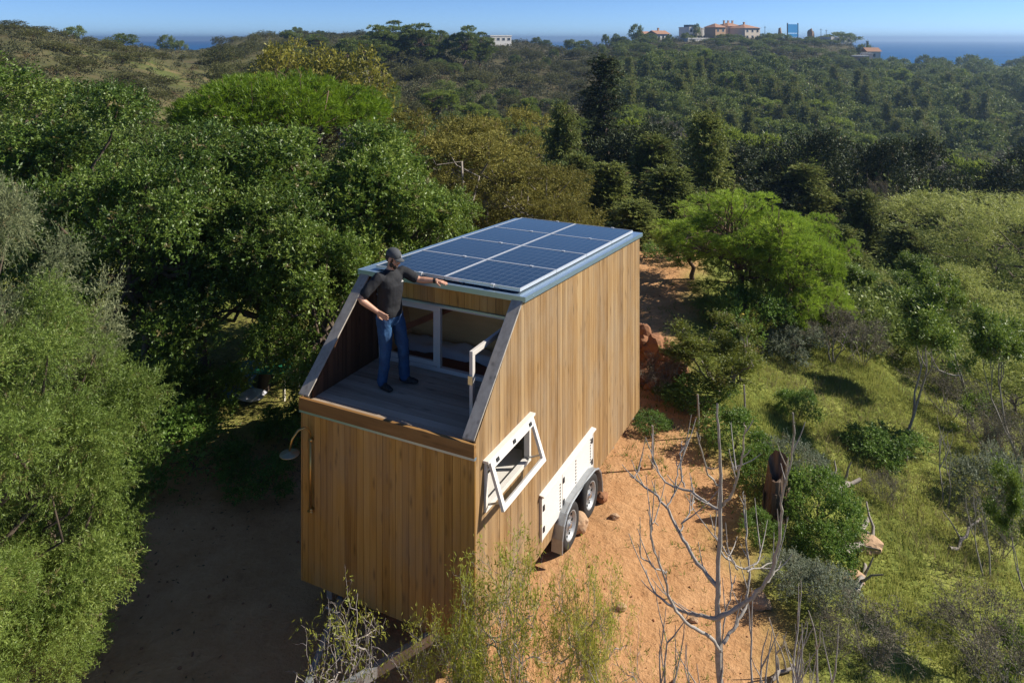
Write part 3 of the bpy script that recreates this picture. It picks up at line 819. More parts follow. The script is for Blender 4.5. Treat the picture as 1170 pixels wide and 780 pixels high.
mb = MB(); mb.add([hp((.094,-.014,.068)), hp((.094,.014,.068)), hp((.088,.014,.088)), hp((.088,-.014,.088)), hp((.104,-.012,.069)), hp((.104,.012,.069)), hp((.098,.012,.087)), hp((.098,-.012,.087))],
       [(0,1,2,3),(7,6,5,4),(0,4,5,1),(1,5,6,2),(2,6,7,3),(3,7,4,0)]); mb.build('cap_emblem', M['galv'], capo)
# hair, beard, eyes, watch strap
bm = bmesh.new(); blob(bm, hp((-.032, 0, .005)), (.083, .081, .075), T3)
for s in (1, -1): blob(bm, hp((.018, s*.064, -.005)), (.022, .012, .04), T3)
remesh(bm, 'hair', .006, M['hair'], man, 2)
bm = bmesh.new(); blob(bm, hp((.060, 0, -.092)), (.038, .041, .030), T3); blob(bm, hp((.088, 0, -.047)), (.013, .026, .006), T3)
for s in (1, -1): blob(bm, hp((.030, s*.054, -.066)), (.034, .013, .036), T3); blob(bm, hp((.068, s*.032, -.075)), (.02, .014, .026), T3)
remesh(bm, 'beard', .005, M['hair'], man, 2)
for s in (1, -1):
    bm = bmesh.new(); blob(bm, hp((.078, s*.031, .010)), (.011, .013, .008), T3, 10)
    me = bpy.data.meshes.new('eye'); bm.to_mesh(me); bm.free(); link('eye', me, M['hair'], man)  # eyes coloured dark to paint in the shade under the cap
mb = MB(); dv_ = (wrL - elL).normalized(); c0 = wrL - dv_*.02
mb.tube([c0 - dv_*.016, c0 + dv_*.016], .0335, 16); mb.build('wrist_band', M['shoe'], man)
# ================================================================== VEGETATION: mesh makers
def unit(v): return v / (np.linalg.norm(v, axis=-1, keepdims=True) + 1e-9)
def rand_dir(rng, n): return unit(rng.normal(size=(n, 3)))
def leaf_quads(p, d, nrm, Ln, Wd, fold=.0):
    """rhombus leaves: base p, axis d, normal nrm"""
    s = unit(np.cross(d, nrm)); Ln = Ln[:, None]; Wd = Wd[:, None]
    m = p + d*Ln*.48 + nrm*Ln*fold
    V = np.stack([p, m + s*Wd*.5, p + d*Ln, m - s*Wd*.5], 1)
    return V.reshape(-1, 3)
def crown_arrays(rng, clumps, twigs, per, tl, leaf, spread=.8, up=.25, shell=.45, droop=0.0, ctr=None, flatn=.0, out=.9):
    """clumps: list of (centre, (rx,ry,rz)). twigs per clump, per leaves per twig. Returns V, F, attr"""
    C = np.array([c for c, r in clumps], float); RR = np.array([r for c, r in clumps], float)
    if ctr is None: ctr = C.mean(0)
    nC = len(C); wt = RR.prod(1)**(2/3); wt = wt/wt.mean()
    cnt = np.maximum(3, (twigs*wt).astype(int)); ci = np.repeat(np.arange(nC), cnt); n = len(ci)
    ou = unit(C - ctr)
    dd = unit(rand_dir(rng, n) + ou[ci]*.55*rng.random((n, 1)) + np.array([0, 0, up]))
    rad = shell + (1-shell)*rng.random((n, 1))**.6
    o = C[ci] + dd*RR[ci]*rad
    td = unit(dd*out + rng.normal(size=(n, 3))*.45 + np.array([0, 0, -droop]))
    tlen = tl*(.6 + .8*rng.random(n))
    k = np.tile(np.arange(per), n); ti = np.repeat(np.arange(n), per); N_ = n*per
    s = (k + rng.random(N_))/per
    p = o[ti] + td[ti]*(tlen[ti]*s)[:, None] + np.array([0, 0, -droop*.5])*(tlen[ti]*s*s)[:, None]
    ld = unit(td[ti]*(1-spread*.5) + rng.normal(size=(N_, 3))*spread*.75 + np.array([0, 0, -droop*.6]))
    nr = rand_dir(rng, N_)*(1-flatn) + np.array([0, 0, 1.0])*(.55 + flatn)
    nr = unit(nr - ld*(nr*ld).sum(1, keepdims=True))
    Ln = leaf[0]*(.65 + .7*rng.random(N_)); Wd = leaf[1]*(.65 + .7*rng.random(N_))
    V = leaf_quads(p, ld, nr, Ln, Wd, .06)
    A = np.stack([rng.random(N_), rng.random(n)[ti], rng.random(nC)[ci][ti]], 1)
    return V, np.arange(N_*4).reshape(-1, 4), np.repeat(A, 4, 0)
def tuft_arrays(rng, O, D, nb, ln, wd, cone=.8, cid=None):
    """needle tufts at O pointing along D"""
    n = len(O); ti = np.repeat(np.arange(n), nb); N_ = n*nb
    d = unit(D[ti] + rng.normal(size=(N_, 3))*cone*.6)
    nr = unit(np.cross(d, rand_dir(rng, N_)))
    V = leaf_quads(O[ti], d, nr, ln*(.7+.6*rng.random(N_)), np.full(N_, wd))
    c = rng.random(n) if cid is None else cid
    A = np.stack([rng.random(N_), rng.random(n)[ti], c[ti]], 1)
    return V, np.arange(N_*4).reshape(-1, 4), np.repeat(A, 4, 0)
def merge(parts):
    V, F, A, b = [], [], [], 0
    for v, f, a in parts: V.append(v); F.append(f + b); A.append(a); b += len(v)
    return np.concatenate(V), np.concatenate(F), np.concatenate(A)
def bend(rng, p, q, k=5, wob=.12):
    p, q = np.array(p, float), np.array(q, float); t = np.linspace(0, 1, k)[:, None]
    w = np.zeros((k, 3)); w[1:-1] = rng.normal(size=(k-2, 3))*wob*np.linalg.norm(q-p)*.5
    return p + (q-p)*t + w
def grow(rng, p, d, ln, r, depth, kids=(2, 3), spread=.6, up=.15, shrink=.68, out=None, tips=None, wob=.12):
    """recursive branching: returns tube paths and tip points"""
    if out is None: out, tips = [], []
    k = 5; P = [np.array(p, float)]; d = np.array(d, float); d /= np.linalg.norm(d)
    for i in range(k-1):
        d = d + rng.normal(size=3)*wob + np.array([0, 0, up*.25]); d /= np.linalg.norm(d); P.append(P[-1] + d*ln/(k-1))
    P = np.array(P); r1 = r*(.68 if depth else .45)
    out.append((P, np.linspace(r, r1, k)))
    if depth == 0: tips.append((P[-1], d)); tips.append((P[2], d)); return out, tips
    for j in range(rng.integers(kids[0], kids[1]+1)):
        a = P[-1] if j == 0 else P[rng.integers(2, k)]
        nd = d + rng.normal(size=3)*spread + np.array([0, 0, up])
        grow(rng, a, nd, ln*shrink*(.8+.4*rng.random()), r1*.88, depth-1, kids, spread, up, shrink, out, tips, wob)
    return out, tips

M['pale_twig'] = mat_plain('pale_twig', (.36,.32,.29), .85, var=.3, scale=14)
LEAF = {
 'glossy':  mat_leaf('glossy_dark_leaves', (.036,.075,.010), (.095,.165,.020), (.20,.26,.05), .22, .48, .45),
 'bright':  mat_leaf('glossy_green_leaves', (.048,.095,.010), (.125,.205,.024), (.24,.31,.055), .25, .48, .45),
 'fine':    mat_leaf('fine_olive_leaves', (.085,.135,.022), (.17,.245,.045), (.30,.37,.09), .30, .5, .4),
 'greyfine':mat_leaf('fine_grey_green_leaves', (.13,.155,.07), (.24,.265,.13), (.37,.39,.22), .25, .55, .3),
 'pine':    mat_leaf('bright_pine_needles', (.11,.17,.016), (.30,.42,.040), (.48,.57,.09), .42, .5, .3, tcol=(.3,.45,.05)),
 'stone':   mat_leaf('stone_pine_needles', (.075,.13,.010), (.14,.23,.014), (.23,.33,.03), .35, .5, .3, tcol=(.3,.45,.03)),
 'gold':    mat_leaf('golden_cypress_sprays', (.075,.078,.016), (.185,.172,.034), (.33,.295,.07), .22, .6, .2),
 'yellow':  mat_leaf('yellow_green_foliage', (.10,.11,.014), (.21,.20,.025), (.34,.31,.05), .25, .55, .3),
 'dark':    mat_leaf('dark_conifer_needles', (.022,.034,.014), (.048,.068,.025), (.09,.115,.042), .12, .6, .2),
 'cypress': mat_leaf('cypress_green_sprays', (.065,.09,.018), (.145,.18,.038), (.27,.29,.07), .2, .6, .2),
 'wood':    mat_leaf('woodland_leaves', (.055,.086,.018), (.13,.178,.036), (.24,.29,.07), .2, .55, .3, .45),
 'farpine': mat_leaf('far_pine_needles', (.065,.105,.014), (.15,.21,.03), (.27,.33,.06), .35, .5, .3, .5),
 'mimosa':  mat_leaf('mimosa_leaves', (.055,.080,.012), (.125,.160,.020), (.26,.28,.04), .3, .5, .35),
 'valley':  mat_leaf('valley_shade_leaves', (.020,.032,.012), (.042,.060,.022), (.085,.105,.04), .12, .6, .2, .4),  # leaf colour darkened to paint in the shade of the valley
 'olive':   mat_leaf('olive_scrub_leaves', (.050,.060,.018), (.10,.108,.034), (.17,.17,.065), .2, .6, .2, .5),
 'pale':    mat_leaf('pale_green_leaves', (.14,.175,.034), (.27,.315,.072), (.42,.45,.13), .35, .5, .3),
 'greywood':mat_leaf('grey_brown_twig_foliage', (.07,.065,.045), (.13,.118,.088), (.21,.19,.15), .15, .7, .1, .3),
 'ground':  mat_leaf('ground_shrub_leaves', (.045,.10,.014), (.105,.19,.028), (.20,.30,.055), .3, .5, .35),
 'silver':  mat_leaf('silvery_shrub_leaves', (.09,.115,.07), (.17,.20,.13), (.29,.32,.23), .25, .55, .3),
 'feather': mat_leaf('feathery_yellow_green_leaves', (.14,.17,.016), (.29,.32,.04), (.46,.45,.09), .35, .5, .35),
}
def fib(n, z0=-1.0):
    i = np.arange(n) + .5; z = 1 - (1 - z0)*i/n; a = i*2.39996; r = np.sqrt(np.maximum(0, 1 - z*z))
    return np.stack([r*np.cos(a), r*np.sin(a), z], 1)
class Kind:
    """a kind of tree: crown and trunk meshes built once, shared by its copies"""
    def __init__(s, crown, cm, trunk, tm, H, Wd): s.crown, s.trunk, s.H, s.W = crown, trunk, H, Wd; crown.materials.append(cm); (trunk.materials.append(tm) if trunk else None)

def make_round(seed, H, Rr, nclump, twigs, per, tl, leaf, cm, tm=None, th=.22, flat=1.0, lump=.34, low=-.55, shell=.35, droop=0.0, up=.2, spread=.8, inner=.25, lobes=0, weep=0.0):
    """round-headed tree: big boughs (lobes) with hollows between them, each carrying leaf clumps"""
    rng = np.random.default_rng(seed); cz = H*(.5 + th*.5); rz = H - cz
    if lobes:
        B = fib(lobes, low); rng.shuffle(B); B = unit(B + rng.normal(size=B.shape)*.16)
        bf = .58 + .26*rng.random((lobes, 1)); bc = B*bf*np.array([Rr, Rr, rz]) + np.array([0, 0, cz]); br = Rr*(.30 + .16*rng.random(lobes))
        li = np.repeat(np.arange(lobes), max(2, nclump//lobes)); nclump = len(li)
        D = unit(rand_dir(rng, nclump) + B[li]*.75 + np.array([0, 0, .35 - weep]))
        c = bc[li] + D*br[li][:, None]*(.62 + .45*rng.random((nclump, 1)))*np.array([1, 1, .85])
        c[:, 2] = np.clip(c[:, 2], .08*H, H*.99)
    else:
        D = fib(nclump, low); rng.shuffle(D)
        f = (.62 + .30*rng.random((nclump, 1))); inn = rng.random(nclump) < inner; f[inn] *= .6
        asym = 1 + .22*np.sin(D[:, :1]*3.1 + seed) * np.cos(D[:, 1:2]*2.7 + seed*2)
        c = D*f*asym*np.array([Rr, Rr, rz]) + np.array([0, 0, cz])
    r = Rr*lump*(.7 + .65*rng.random(nclump))
    cl = [(c[i], (r[i], r[i], r[i]*.8*flat)) for i in range(nclump)]
    V, F, A = crown_arrays(rng, cl, twigs, per, tl, leaf, spread, up, shell, droop, np.array([0, 0, cz*.8]))
    V[:, 2] = np.maximum(V[:, 2], .02)
    me = np_mesh('crown', V, F, A)
    paths = [(bend(rng, (0, 0, -.3), (rng.normal()*.1*Rr, rng.normal()*.1*Rr, H*.55), 6, .06), np.linspace(H*.030, H*.014, 6))]
    tp = paths[0][0]
    for i in rng.choice(nclump, min(nclump, 14), False):
        s = tp[rng.integers(2, 6)]; paths.append((bend(rng, s, c[i], 5, .14), np.linspace(H*.012, H*.003, 5)))
    tr = tubes_mesh('trunk', paths, 7)
    return Kind(me, cm, tr, tm or M['bark'], H, 2*Rr)

def make_pine(seed, H, Rr, nclump, tufts, nb, ln, wd, cm, umb=False, th=.45, czf=.68, rc=None):
    rng = np.random.default_rng(seed); D = fib(nclump, -.15 if umb else -.7); rng.shuffle(D)
    cz = H*(.80 if umb else czf); rz = H - cz
    D = unit(D + rng.normal(size=D.shape)*(.0 if umb else .22))
    c = D*((.70 if umb else .50) + (.28 if umb else .48)*rng.random((nclump, 1)))*np.array([Rr, Rr, rz]) + np.array([0, 0, cz])
    r = Rr*(rc or (.26 if umb else .30))*(.65 + .7*rng.random(nclump))
    ci = np.repeat(np.arange(nclump), tufts); n = len(ci)
    dd = unit(rand_dir(rng, n) + np.array([0, 0, .5])); rad = (.35 + .65*rng.random((n, 1))**.6)
    O = c[ci] + dd*rad*np.stack([r, r, r*.62], 1)[ci]
    T = unit(dd*.8 + np.array([0, 0, .5]) + unit(c - np.array([0, 0, cz*.8]))[ci]*.5)
    V, F, A = tuft_arrays(rng, O, T, nb, ln, wd, .9, rng.random(nclump)[ci])
    me = np_mesh('crown', V, F, A)
    paths = [(bend(rng, (0, 0, -.3), (rng.normal()*.08*Rr, rng.normal()*.08*Rr, cz), 7, .05), np.linspace(H*.027, H*.012, 7))]; tp = paths[0][0]
    for i in range(nclump):
        s = tp[rng.integers(3, 7)]; P = bend(rng, s, c[i], 6, .12); paths.append((P, np.linspace(H*.009, H*.0022, 6)))
        for k in range(3):
            paths.append((bend(rng, P[rng.integers(2, 5)], c[i] + rng.normal(size=3)*r[i]*.6, 4, .2), np.linspace(H*.004, H*.0012, 4)))
    return Kind(me, cm, tubes_mesh('trunk', paths, 6), M['red_bark'], H, 2*Rr)

def make_layered(seed, H, Rr, nl, twigs, per, tl, leaf, cm, cone=.75, droop=.15, flat=.35, bare=0.1, pw=1.0, tm=None):
    """tiers of flat sprays on a central trunk: cypress, cedar, fir"""
    rng = np.random.default_rng(seed); cl = []; paths = []
    tp = bend(rng, (0, 0, -.3), (rng.normal()*.05*Rr, 0, H*.97), 9, .015); paths.append((tp, np.linspace(H*.022, H*.003, 9)))
    for i in range(nl):
        f = bare + (1-bare)*(i + rng.random()*.8)/nl; z = H*f
        rr = Rr*((1 - f)**pw*cone + (1-cone)*.5)*(.55 + .6*rng.random())
        a = i*2.39996 + rng.normal()*.4; b = np.array([math.cos(a), math.sin(a), 0])
        s0 = np.array([np.interp(f, np.linspace(0, 1, 9), tp[:, 0]), np.interp(f, np.linspace(0, 1, 9), tp[:, 1]), z])
        e = s0 + b*rr + np.array([0, 0, rr*(.15 - droop)])
        paths.append((bend(rng, s0, e, 5, .06), np.linspace(H*.006, H*.0015, 5)))
        m = 3 if rr > .5*Rr*.5 else 2
        for k in range(m):
            t = (k + 1.0)/m; q = s0 + (e - s0)*t + rng.normal(size=3)*rr*.10*np.array([1, 1, .5]); w = max(.18*Rr, rr*.36*(1.15 - .4*t))
            cl.append((q, (w, w, w*flat)))
    cl.append((tp[-1], (Rr*.10, Rr*.10, H*.05)))
    V, F, A = crown_arrays(rng, cl, twigs, per, tl, leaf, .55, .15, .15, droop, np.array([0, 0, H*.4]), .35)
    return Kind(np_mesh('crown', V, F, A), cm, tubes_mesh('trunk', paths, 5), tm or M['bark'], H, 2*Rr)

def make_stems(seed, H, n0, depth, leafper, tl, leaf, cm, tm, r0=.03, lean=.35, spread=.5, up=.3, kids=(2, 3), droop=.0, first=.42, shrink=.68, spreadleaf=.7, leafy=1.0, wob=.12):
    """open shrub or sapling: visible stems with leaf sprays on the twigs"""
    rng = np.random.default_rng(seed); paths, tips = [], []
    for i in range(n0):
        a = 2*math.pi*i/n0 + rng.normal()*.4
        d = np.array([math.cos(a)*lean, math.sin(a)*lean, 1.0])
        grow(rng, (math.cos(a)*.05, math.sin(a)*.05, -.1), d, H*first, r0, depth, kids, spread, up, shrink, paths, tips, wob)
    top_ = max(p[0][:, 2].max() for p in paths); k = H/top_
    paths = [(P*k, r) for P, r in paths]
    crown = None
    wd = max(np.abs(p[0][:, :2]).max() for p in paths)*2
    if leafper:
        tips = [t for t in tips if rng.random() < leafy]
        O = np.array([t[0]*k for t in tips]); D = unit(np.array([t[1] for t in tips]))
        n = len(O); ti = np.repeat(np.arange(n), leafper); N_ = n*leafper
        s = rng.random(N_); td = unit(D[ti] + rng.normal(size=(N_, 3))*.7 + np.array([0, 0, -droop]))
        p = O[ti] + td*(tl*s*(.4+.9*rng.random(N_)))[:, None]
        ld = unit(td*.5 + rng.normal(size=(N_, 3))*spreadleaf*.6 + np.array([0, 0, -droop*.6])); nr = unit(rand_dir(rng, N_)*.6 + np.array([0, 0, .6])); nr = unit(nr - ld*(nr*ld).sum(1, keepdims=True))
        V = leaf_quads(p, ld, nr, leaf[0]*(.6+.8*rng.random(N_)), leaf[1]*(.6+.8*rng.random(N_)), .05)
        A = np.repeat(np.stack([rng.random(N_), rng.random(n)[ti], rng.random(n)[ti]], 1), 4, 0)
        crown = np_mesh('foliage', V, np.arange(N_*4).reshape(-1, 4), A); crown.materials.append(cm)
        wd = np.abs(V[:, :2]).max()*2*.85
    tr = tubes_mesh('stems', paths, 6); tr.materials.append(tm)
    K = Kind.__new__(Kind); K.crown, K.trunk, K.H, K.W = crown, tr, H, wd; return K

PR = np.random.default_rng(77)
def put(kind, name, x, y, H, Wd, label, cat='tree', group=None, parts=('crown', 'trunk'), z=None, rz=None):
    """one tree or shrub as a thing of its own, with its crown and trunk as parts"""
    z0 = gz(x, y) if z is None else z
    r = empty(name, (x, y, z0), PR.random()*6.283 if rz is None else rz)
    r.scale = (Wd/kind.W, Wd/kind.W, H/kind.H)
    tag(r, label, cat, group)
    if kind.crown: link(parts[0], kind.crown, None, r)
    if kind.trunk: link(parts[1], kind.trunk, None, r)
    return r
def putpx(kind, name, px, row, y, wpx, label, **kw):
    """place by where the crown top shows: direction px, height row, distance y"""
    x = (px - 585)/FPX*y; zt = EYE - (row - 45.3)/FPX*y; g = gz(x, y)
    return put(kind, name, x, y, max(.4, zt - g), wpx/FPX*y, label, **kw)

# ================================================================== kinds
carob = [make_round(s, 6.5, 2.9, 96, 50, 15, .30, (.088, .043), LEAF['glossy'], th=.05, low=-.75, lump=.165, lobes=16) for s in (1, 2)]
carobhigh = [make_round(s, 6.5, 2.9, 90, 50, 15, .30, (.088, .043), LEAF['glossy'], th=.16, low=-.7, lump=.165, lobes=15) for s in (63,)]
laurel = [make_round(s, 6.5, 2.4, 90, 44, 14, .30, (.105, .044), LEAF['bright'], th=.08, low=-.7, lump=.17, lobes=15) for s in (3, 4)]
acacia = [make_round(s, 5.2, 1.7, 84, 100, 22, .28, (.056, .0125), LEAF['fine'], th=.02, low=-.8, lump=.20, lobes=17, weep=.2, droop=.12, shell=.3, spread=.7, inner=.12) for s in (5, 6)]
greyacacia = [make_round(7, 5.2, 1.7, 78, 96, 22, .30, (.058, .0115), LEAF['greyfine'], th=.02, low=-.8, lump=.20, lobes=16, droop=.05, shell=.3, spread=.6)]
brightpine = [make_pine(s, 6.0, 2.4, 62, 88, 14, .17, .014, LEAF['pine'], czf=.55, rc=.24) for s in (8, 9)]
stonepine = [make_pine(10, 6.0, 3.4, 64, 120, 11, .20, .024, LEAF['stone'], umb=True)]
goldcyp = [make_layered(s, 7.0, 2.6, 46, 42, 12, .34, (.12, .04), LEAF['gold'], cone=.5, droop=.0, flat=.38, bare=.06) for s in (11, 12)]
goldround = [make_round(s, 6.0, 2.8, 84, 36, 12, .32, (.12, .04), LEAF['gold'], tm=M['grey_bark'], th=.04, low=-.6, lump=.19, flat=.62, lobes=14) for s in (71, 72)]
greencyp = [make_layered(s, 8.0, 2.4, 44, 22, 10, .42, (.20, .07), LEAF['cypress'], cone=.65, droop=.0, flat=.45, bare=.12) for s in (13, 14)]
fir = [make_layered(15, 12.0, 2.3, 64, 16, 10, .34, (.18, .055), LEAF['dark'], cone=.95, droop=.16, flat=.17, bare=.08, pw=.85)]
hang = [make_layered(16, 8.0, 2.3, 46, 22, 10, .5, (.20, .06), LEAF['cypress'], cone=.7, droop=.45, flat=.6, bare=.1)]
farpine = [make_pine(s, 7.0, 2.6, 26, 50, 8, .40, .07, LEAF['farpine'], th=.3) for s in (17, 18)]
midround = [make_round(s, 5.0, 2.8, 66, 34, 10, .36, (.14, .075), LEAF['wood'], th=.04, low=-.6, lump=.20, lobes=12) for s in (64, 65)]
midshade = [make_round(s, 5.0, 2.8, 66, 34, 10, .36, (.14, .075), LEAF['valley'], th=.04, low=-.6, lump=.20, lobes=12) for s in (66, 67)]  # built like midround, but with valley shade put into the leaf colour
ridgepine = [make_pine(s, 7.0, 2.4, 30, 50, 8, .40, .08, LEAF['wood'], czf=.52) for s in (61, 62)]
farround = [make_round(s, 5.0, 2.8, 48, 20, 8, .5, (.25, .15), LEAF['wood'], th=.04, low=-.6, lump=.22, lobes=11) for s in (19, 20, 21)]
farolive = [make_round(s, 3.5, 2.2, 24, 18, 8, .4, (.22, .12), LEAF['olive'], th=.02, low=-.5, lump=.36) for s in (22, 23)]
fargrey = [make_round(s, 5.5, 2.5, 26, 18, 9, .6, (.30, .06), LEAF['greywood'], tm=M['grey_bark'], th=.08, low=-.6, lump=.34) for s in (24,)]
farcyp = [make_layered(s, 8.0, 2.3, 34, 12, 9, .6, (.30, .10), LEAF['cypress'], cone=.7, flat=.5) for s in (25,)]
yellowtree = [make_round(s, 8.0, 2.6, 24, 22, 9, .5, (.28, .12), LEAF['yellow'], tm=M['grey_bark'], th=.35, low=-.5, lump=.32) for s in (26, 27)]
willow = [make_round(28, 6.5, 4.0, 84, 44, 12, .5, (.17, .03), LEAF['pale'], th=.0, low=-.5, lump=.20, up=.7, shell=.3, lobes=17)]
palebush = [make_round(s, 3.6, 2.2, 50, 40, 11, .32, (.11, .04), LEAF['pale'], th=.0, low=-.4, lump=.24, lobes=10) for s in (29, 30)]
greytree = [make_stems(s, 4.2, 3, 4, 34, .30, (.09, .028), LEAF['greywood'], M['grey_bark'], .05, .30, .55, .25, (2, 4)) for s in (31,)]
sapling = [make_stems(s, 5.0, 1, 5, 64, .36, (.11, .034), LEAF['bright'], M['grey_bark'], .055, .05, .5, .32, (2, 4), first=.35) for s in (32, 33)]
mimosa = [make_stems(s, 3.0, 4, 4, 44, .26, (.075, .022), LEAF['mimosa'], M['grey_bark'], .04, .40, .5, .3, (2, 4), first=.55, shrink=.58) for s in (34,)]
pepper = [make_stems(s, 2.3, 4, 5, 11, .20, (.080, .017), LEAF['feather'], M['pale_twig'], .030, .65, .65, .18, (2, 4), droop=.12, leafy=.55, wob=.28) for s in (35, 36)]
twiggy = [make_stems(s, 1.8, 5, 4, 9, .18, (.070, .016), LEAF['feather'], M['pale_twig'], .020, .7, .7, .12, (2, 4), droop=.25, leafy=.38, wob=.32) for s in (37, 38)]
lowshrub = [make_round(s, .9, .8, 48, 24, 10, .15, (.055, .028), LEAF['ground'], th=.0, low=-.05, lump=.22, lobes=9) for s in (39, 40)]
silvershrub = [make_round(41, .8, .7, 44, 26, 10, .15, (.055, .018), LEAF['silver'], th=.0, low=-.05, lump=.22, lobes=9)]
drybush = [make_stems(s, 1.4, 7, 3, 14, .2, (.06, .012), LEAF['greywood'], M['grey_bark'], .010, .55, .5, .25, (2, 4)) for s in (42,)]
# ================================================================== PLANTING near the house
BIG = 'leafy evergreen trees left of the house'
for i, (px, row, y, w, lab) in enumerate([
    (-45, 74, 18.5, 320, 'tall dark glossy evergreen at the left edge of the photo, its crown reaching highest'),
    (100, 116, 17.5, 240, 'dark glossy evergreen rising behind the pale fine-leaved trees at left'),
    (235, 150, 16.5, 230, 'dark glossy evergreen in front of the bright green stone pine'),
    (165, 185, 14.8, 240, 'lower dark evergreen reaching out over the shaded yard at left'),
    (300, 215, 15.4, 230, 'broad dark evergreen over the blue and green clutter in the yard')]):
    putpx(carobhigh[0] if i > 2 else carob[i % 2], 'evergreen_tree', px, row, y, w, lab, group=BIG)
for i, (px, row, y, w, lab) in enumerate([
    (355, 136, 17.5, 250, 'bright glossy evergreen just right of the stone pine crown'),
    (425, 165, 17.0, 190, 'glossy green evergreen behind the man on the deck'),
    (492, 205, 17.6, 110, 'small glossy evergreen closing the row beside the solar roof'),
    (372, 262, 14.2, 150, 'glossy green evergreen pressed against the left wall of the house')]):
    putpx(laurel[i % 2], 'evergreen_tree', px, row, y, w, lab, group=BIG)
putpx(greyacacia[0], 'wattle_tree', -10, 205, 9.6, 215, 'greyish fine-leaved tree at the left edge, topmost of the pale foreground trees')
putpx(acacia[0], 'wattle_tree', 58, 335, 9.3, 215, 'pale yellow-green fine-leaved tree bulging over the shaded yard at left')
putpx(acacia[1], 'wattle_tree', -30, 400, 8.0, 265, 'pale fine-leaved tree cut by the left edge below the greyish one')
putpx(acacia[0], 'wattle_tree', 22, 530, 8.2, 190, 'low yellow-green fine-leaved tree near the bottom left corner')
putpx(acacia[1], 'wattle_tree', -25, 640, 7.6, 200, 'lowest fine-leaved tree in the bottom left corner')
putpx(stonepine[0], 'stone_pine', 322, 97, 27, 225, 'bright green umbrella-shaped stone pine above the dark evergreens', cat='tree')
for i, (px, row, y, w, lab) in enumerate([
    (322, 50, 62, 74, 'yellow-green tree with bare trunks, leftmost of the three on the ridge'),
    (358, 55, 60, 80, 'yellow-green tree with bare trunks, middle one of three on the ridge'),
    (400, 60, 58, 88, 'yellow tree with pale trunks, rightmost of three on the ridge')]):
    putpx(yellowtree[i % 2], 'gum_tree', px, row, y, w, lab, group='yellow trees on the ridge')
G = 'golden brown cypresses behind the house'
for i, (px, row, y, w, lab) in enumerate([
    (500, 128, 27, 130, 'golden brown cypress with a yellow top, leftmost behind the house'),
    (552, 158, 24, 150, 'large golden brown cypress directly behind the solar roof'),
    (612, 185, 23, 110, 'lower golden brown cypress right of the large one'),
    (572, 132, 30, 95, 'golden cypress whose tip stands behind the large one'),
    (642, 228, 21, 60, 'small golden cypress beside the far corner of the roof')]):
    putpx(goldround[i % 2], 'golden_cypress', px, row, y, w*1.22, lab, group=G)
putpx(fir[0], 'fir_tree', 692, 66, 50, 125, 'tall dark pointed fir standing above all trees behind the house')
putpx(hang[0], 'cypress_tree', 643, 122, 44, 82, 'drooping green cypress left of the tall dark fir')
C = 'dark green cypresses behind the house'
for i, (px, row, y, w, lab) in enumerate([
    (745, 158, 42, 95, 'dark spreading cypress right of the tall fir'),
    (806, 135, 38, 84, 'open cypress with a bare trunk showing near its top'),
    (700, 190, 34, 90, 'dark cypress in front of the tall fir'),
    (762, 195, 32, 100, 'dark cypress behind the bright green pines'),
    (665, 180, 38, 70, 'green cypress between the drooping one and the fir'),
    (725, 232, 27, 80, 'low dark cypress behind the far roof corner'),
    (918, 192, 42, 85, 'pointed cypress standing in the dark valley'),
    (985, 222, 36, 80, 'greyish cypress between the pointed one and the soft pale tree'), (1035, 262, 32, 85, 'cypress left of the broad soft pale tree'), (962, 262, 29, 75, 'cypress behind the yellow-green pine'), (880, 180, 52, 80, 'cypress rising behind the largest bright pine')]):
    putpx(greencyp[i % 2], 'cypress_tree', px, row, y, w*1.2, lab, group=C)
B = 'bright green pines beside the path'
for i, (px, row, y, w, lab) in enumerate([
    (845, 214, 20.5, 165, 'largest bright green pine beside the red path'),
    (792, 236, 22.5, 95, 'bright green pine leaning over the red path behind the house'),
    (896, 236, 20.0, 120, 'bright green pine right of the largest one'),
    (762, 262, 30, 70, 'small pine at the far end of the red path'),
    (938, 246, 24, 75, 'yellow-green pine behind the group beside the path'),
    (905, 318, 19.4, 70, 'low pine branches under the largest pine'),
    (948, 322, 20, 60, 'small bright pine between the large pines and the grey shrub')]):
    putpx(brightpine[i % 2], 'pine_tree', px, row, y, w, lab, group=B)
putpx(willow[0], 'willow_tree', 1128, 232, 36, 215, 'broad soft pale-green tree catching light at the right edge')
putpx(willow[0], 'willow_tree', 1195, 250, 31, 180, 'soft pale-green tree cut by the right edge beside the broad one')
for i, (k, px, row, y, w, lab) in enumerate([
    (palebush[0], 1078, 312, 28, 95, 'pale round tree below the broad soft tree'),
    (palebush[1], 1142, 345, 24, 95, 'yellow-green round bush near the right edge'),
    (palebush[0], 1012, 318, 27, 90, 'pale green bush behind the thin sapling'),
    (palebush[1], 1080, 392, 20, 75, 'small pale bush right of the thin sapling'),
    (palebush[0], 925, 285, 27, 90, 'pale green bush behind the bright pines'),
    (palebush[1], 1165, 420, 19, 90, 'pale bush cut by the right edge above the grass')]):
    putpx(k, 'pale_bush', px, row, y, w, lab, cat='bush', group='pale bushes in the valley')
putpx(greytree[0], 'grey_tree', 952, 350, 19, 105, 'grey sparse shrub-like tree left of the thin sapling')
putpx(greytree[0], 'grey_tree', 1000, 205, 40, 70, 'grey bare-looking tree in the dark valley')
putpx(greytree[0], 'grey_tree', 1140, 480, 14.5, 80, 'grey twiggy tree at the right edge of the grass')
putpx(greytree[0], 'grey_tree', 905, 388, 19, 60, 'low grey shrub-like tree beside the pale post')
putpx(sapling[0], 'sapling_tree', 1038, 335, 14.9, 135, 'thin pale-leaved sapling standing on the grass slope')
putpx(sapling[1], 'sapling_tree', 1112, 325, 17.5, 130, 'thin sapling behind the one on the grass')
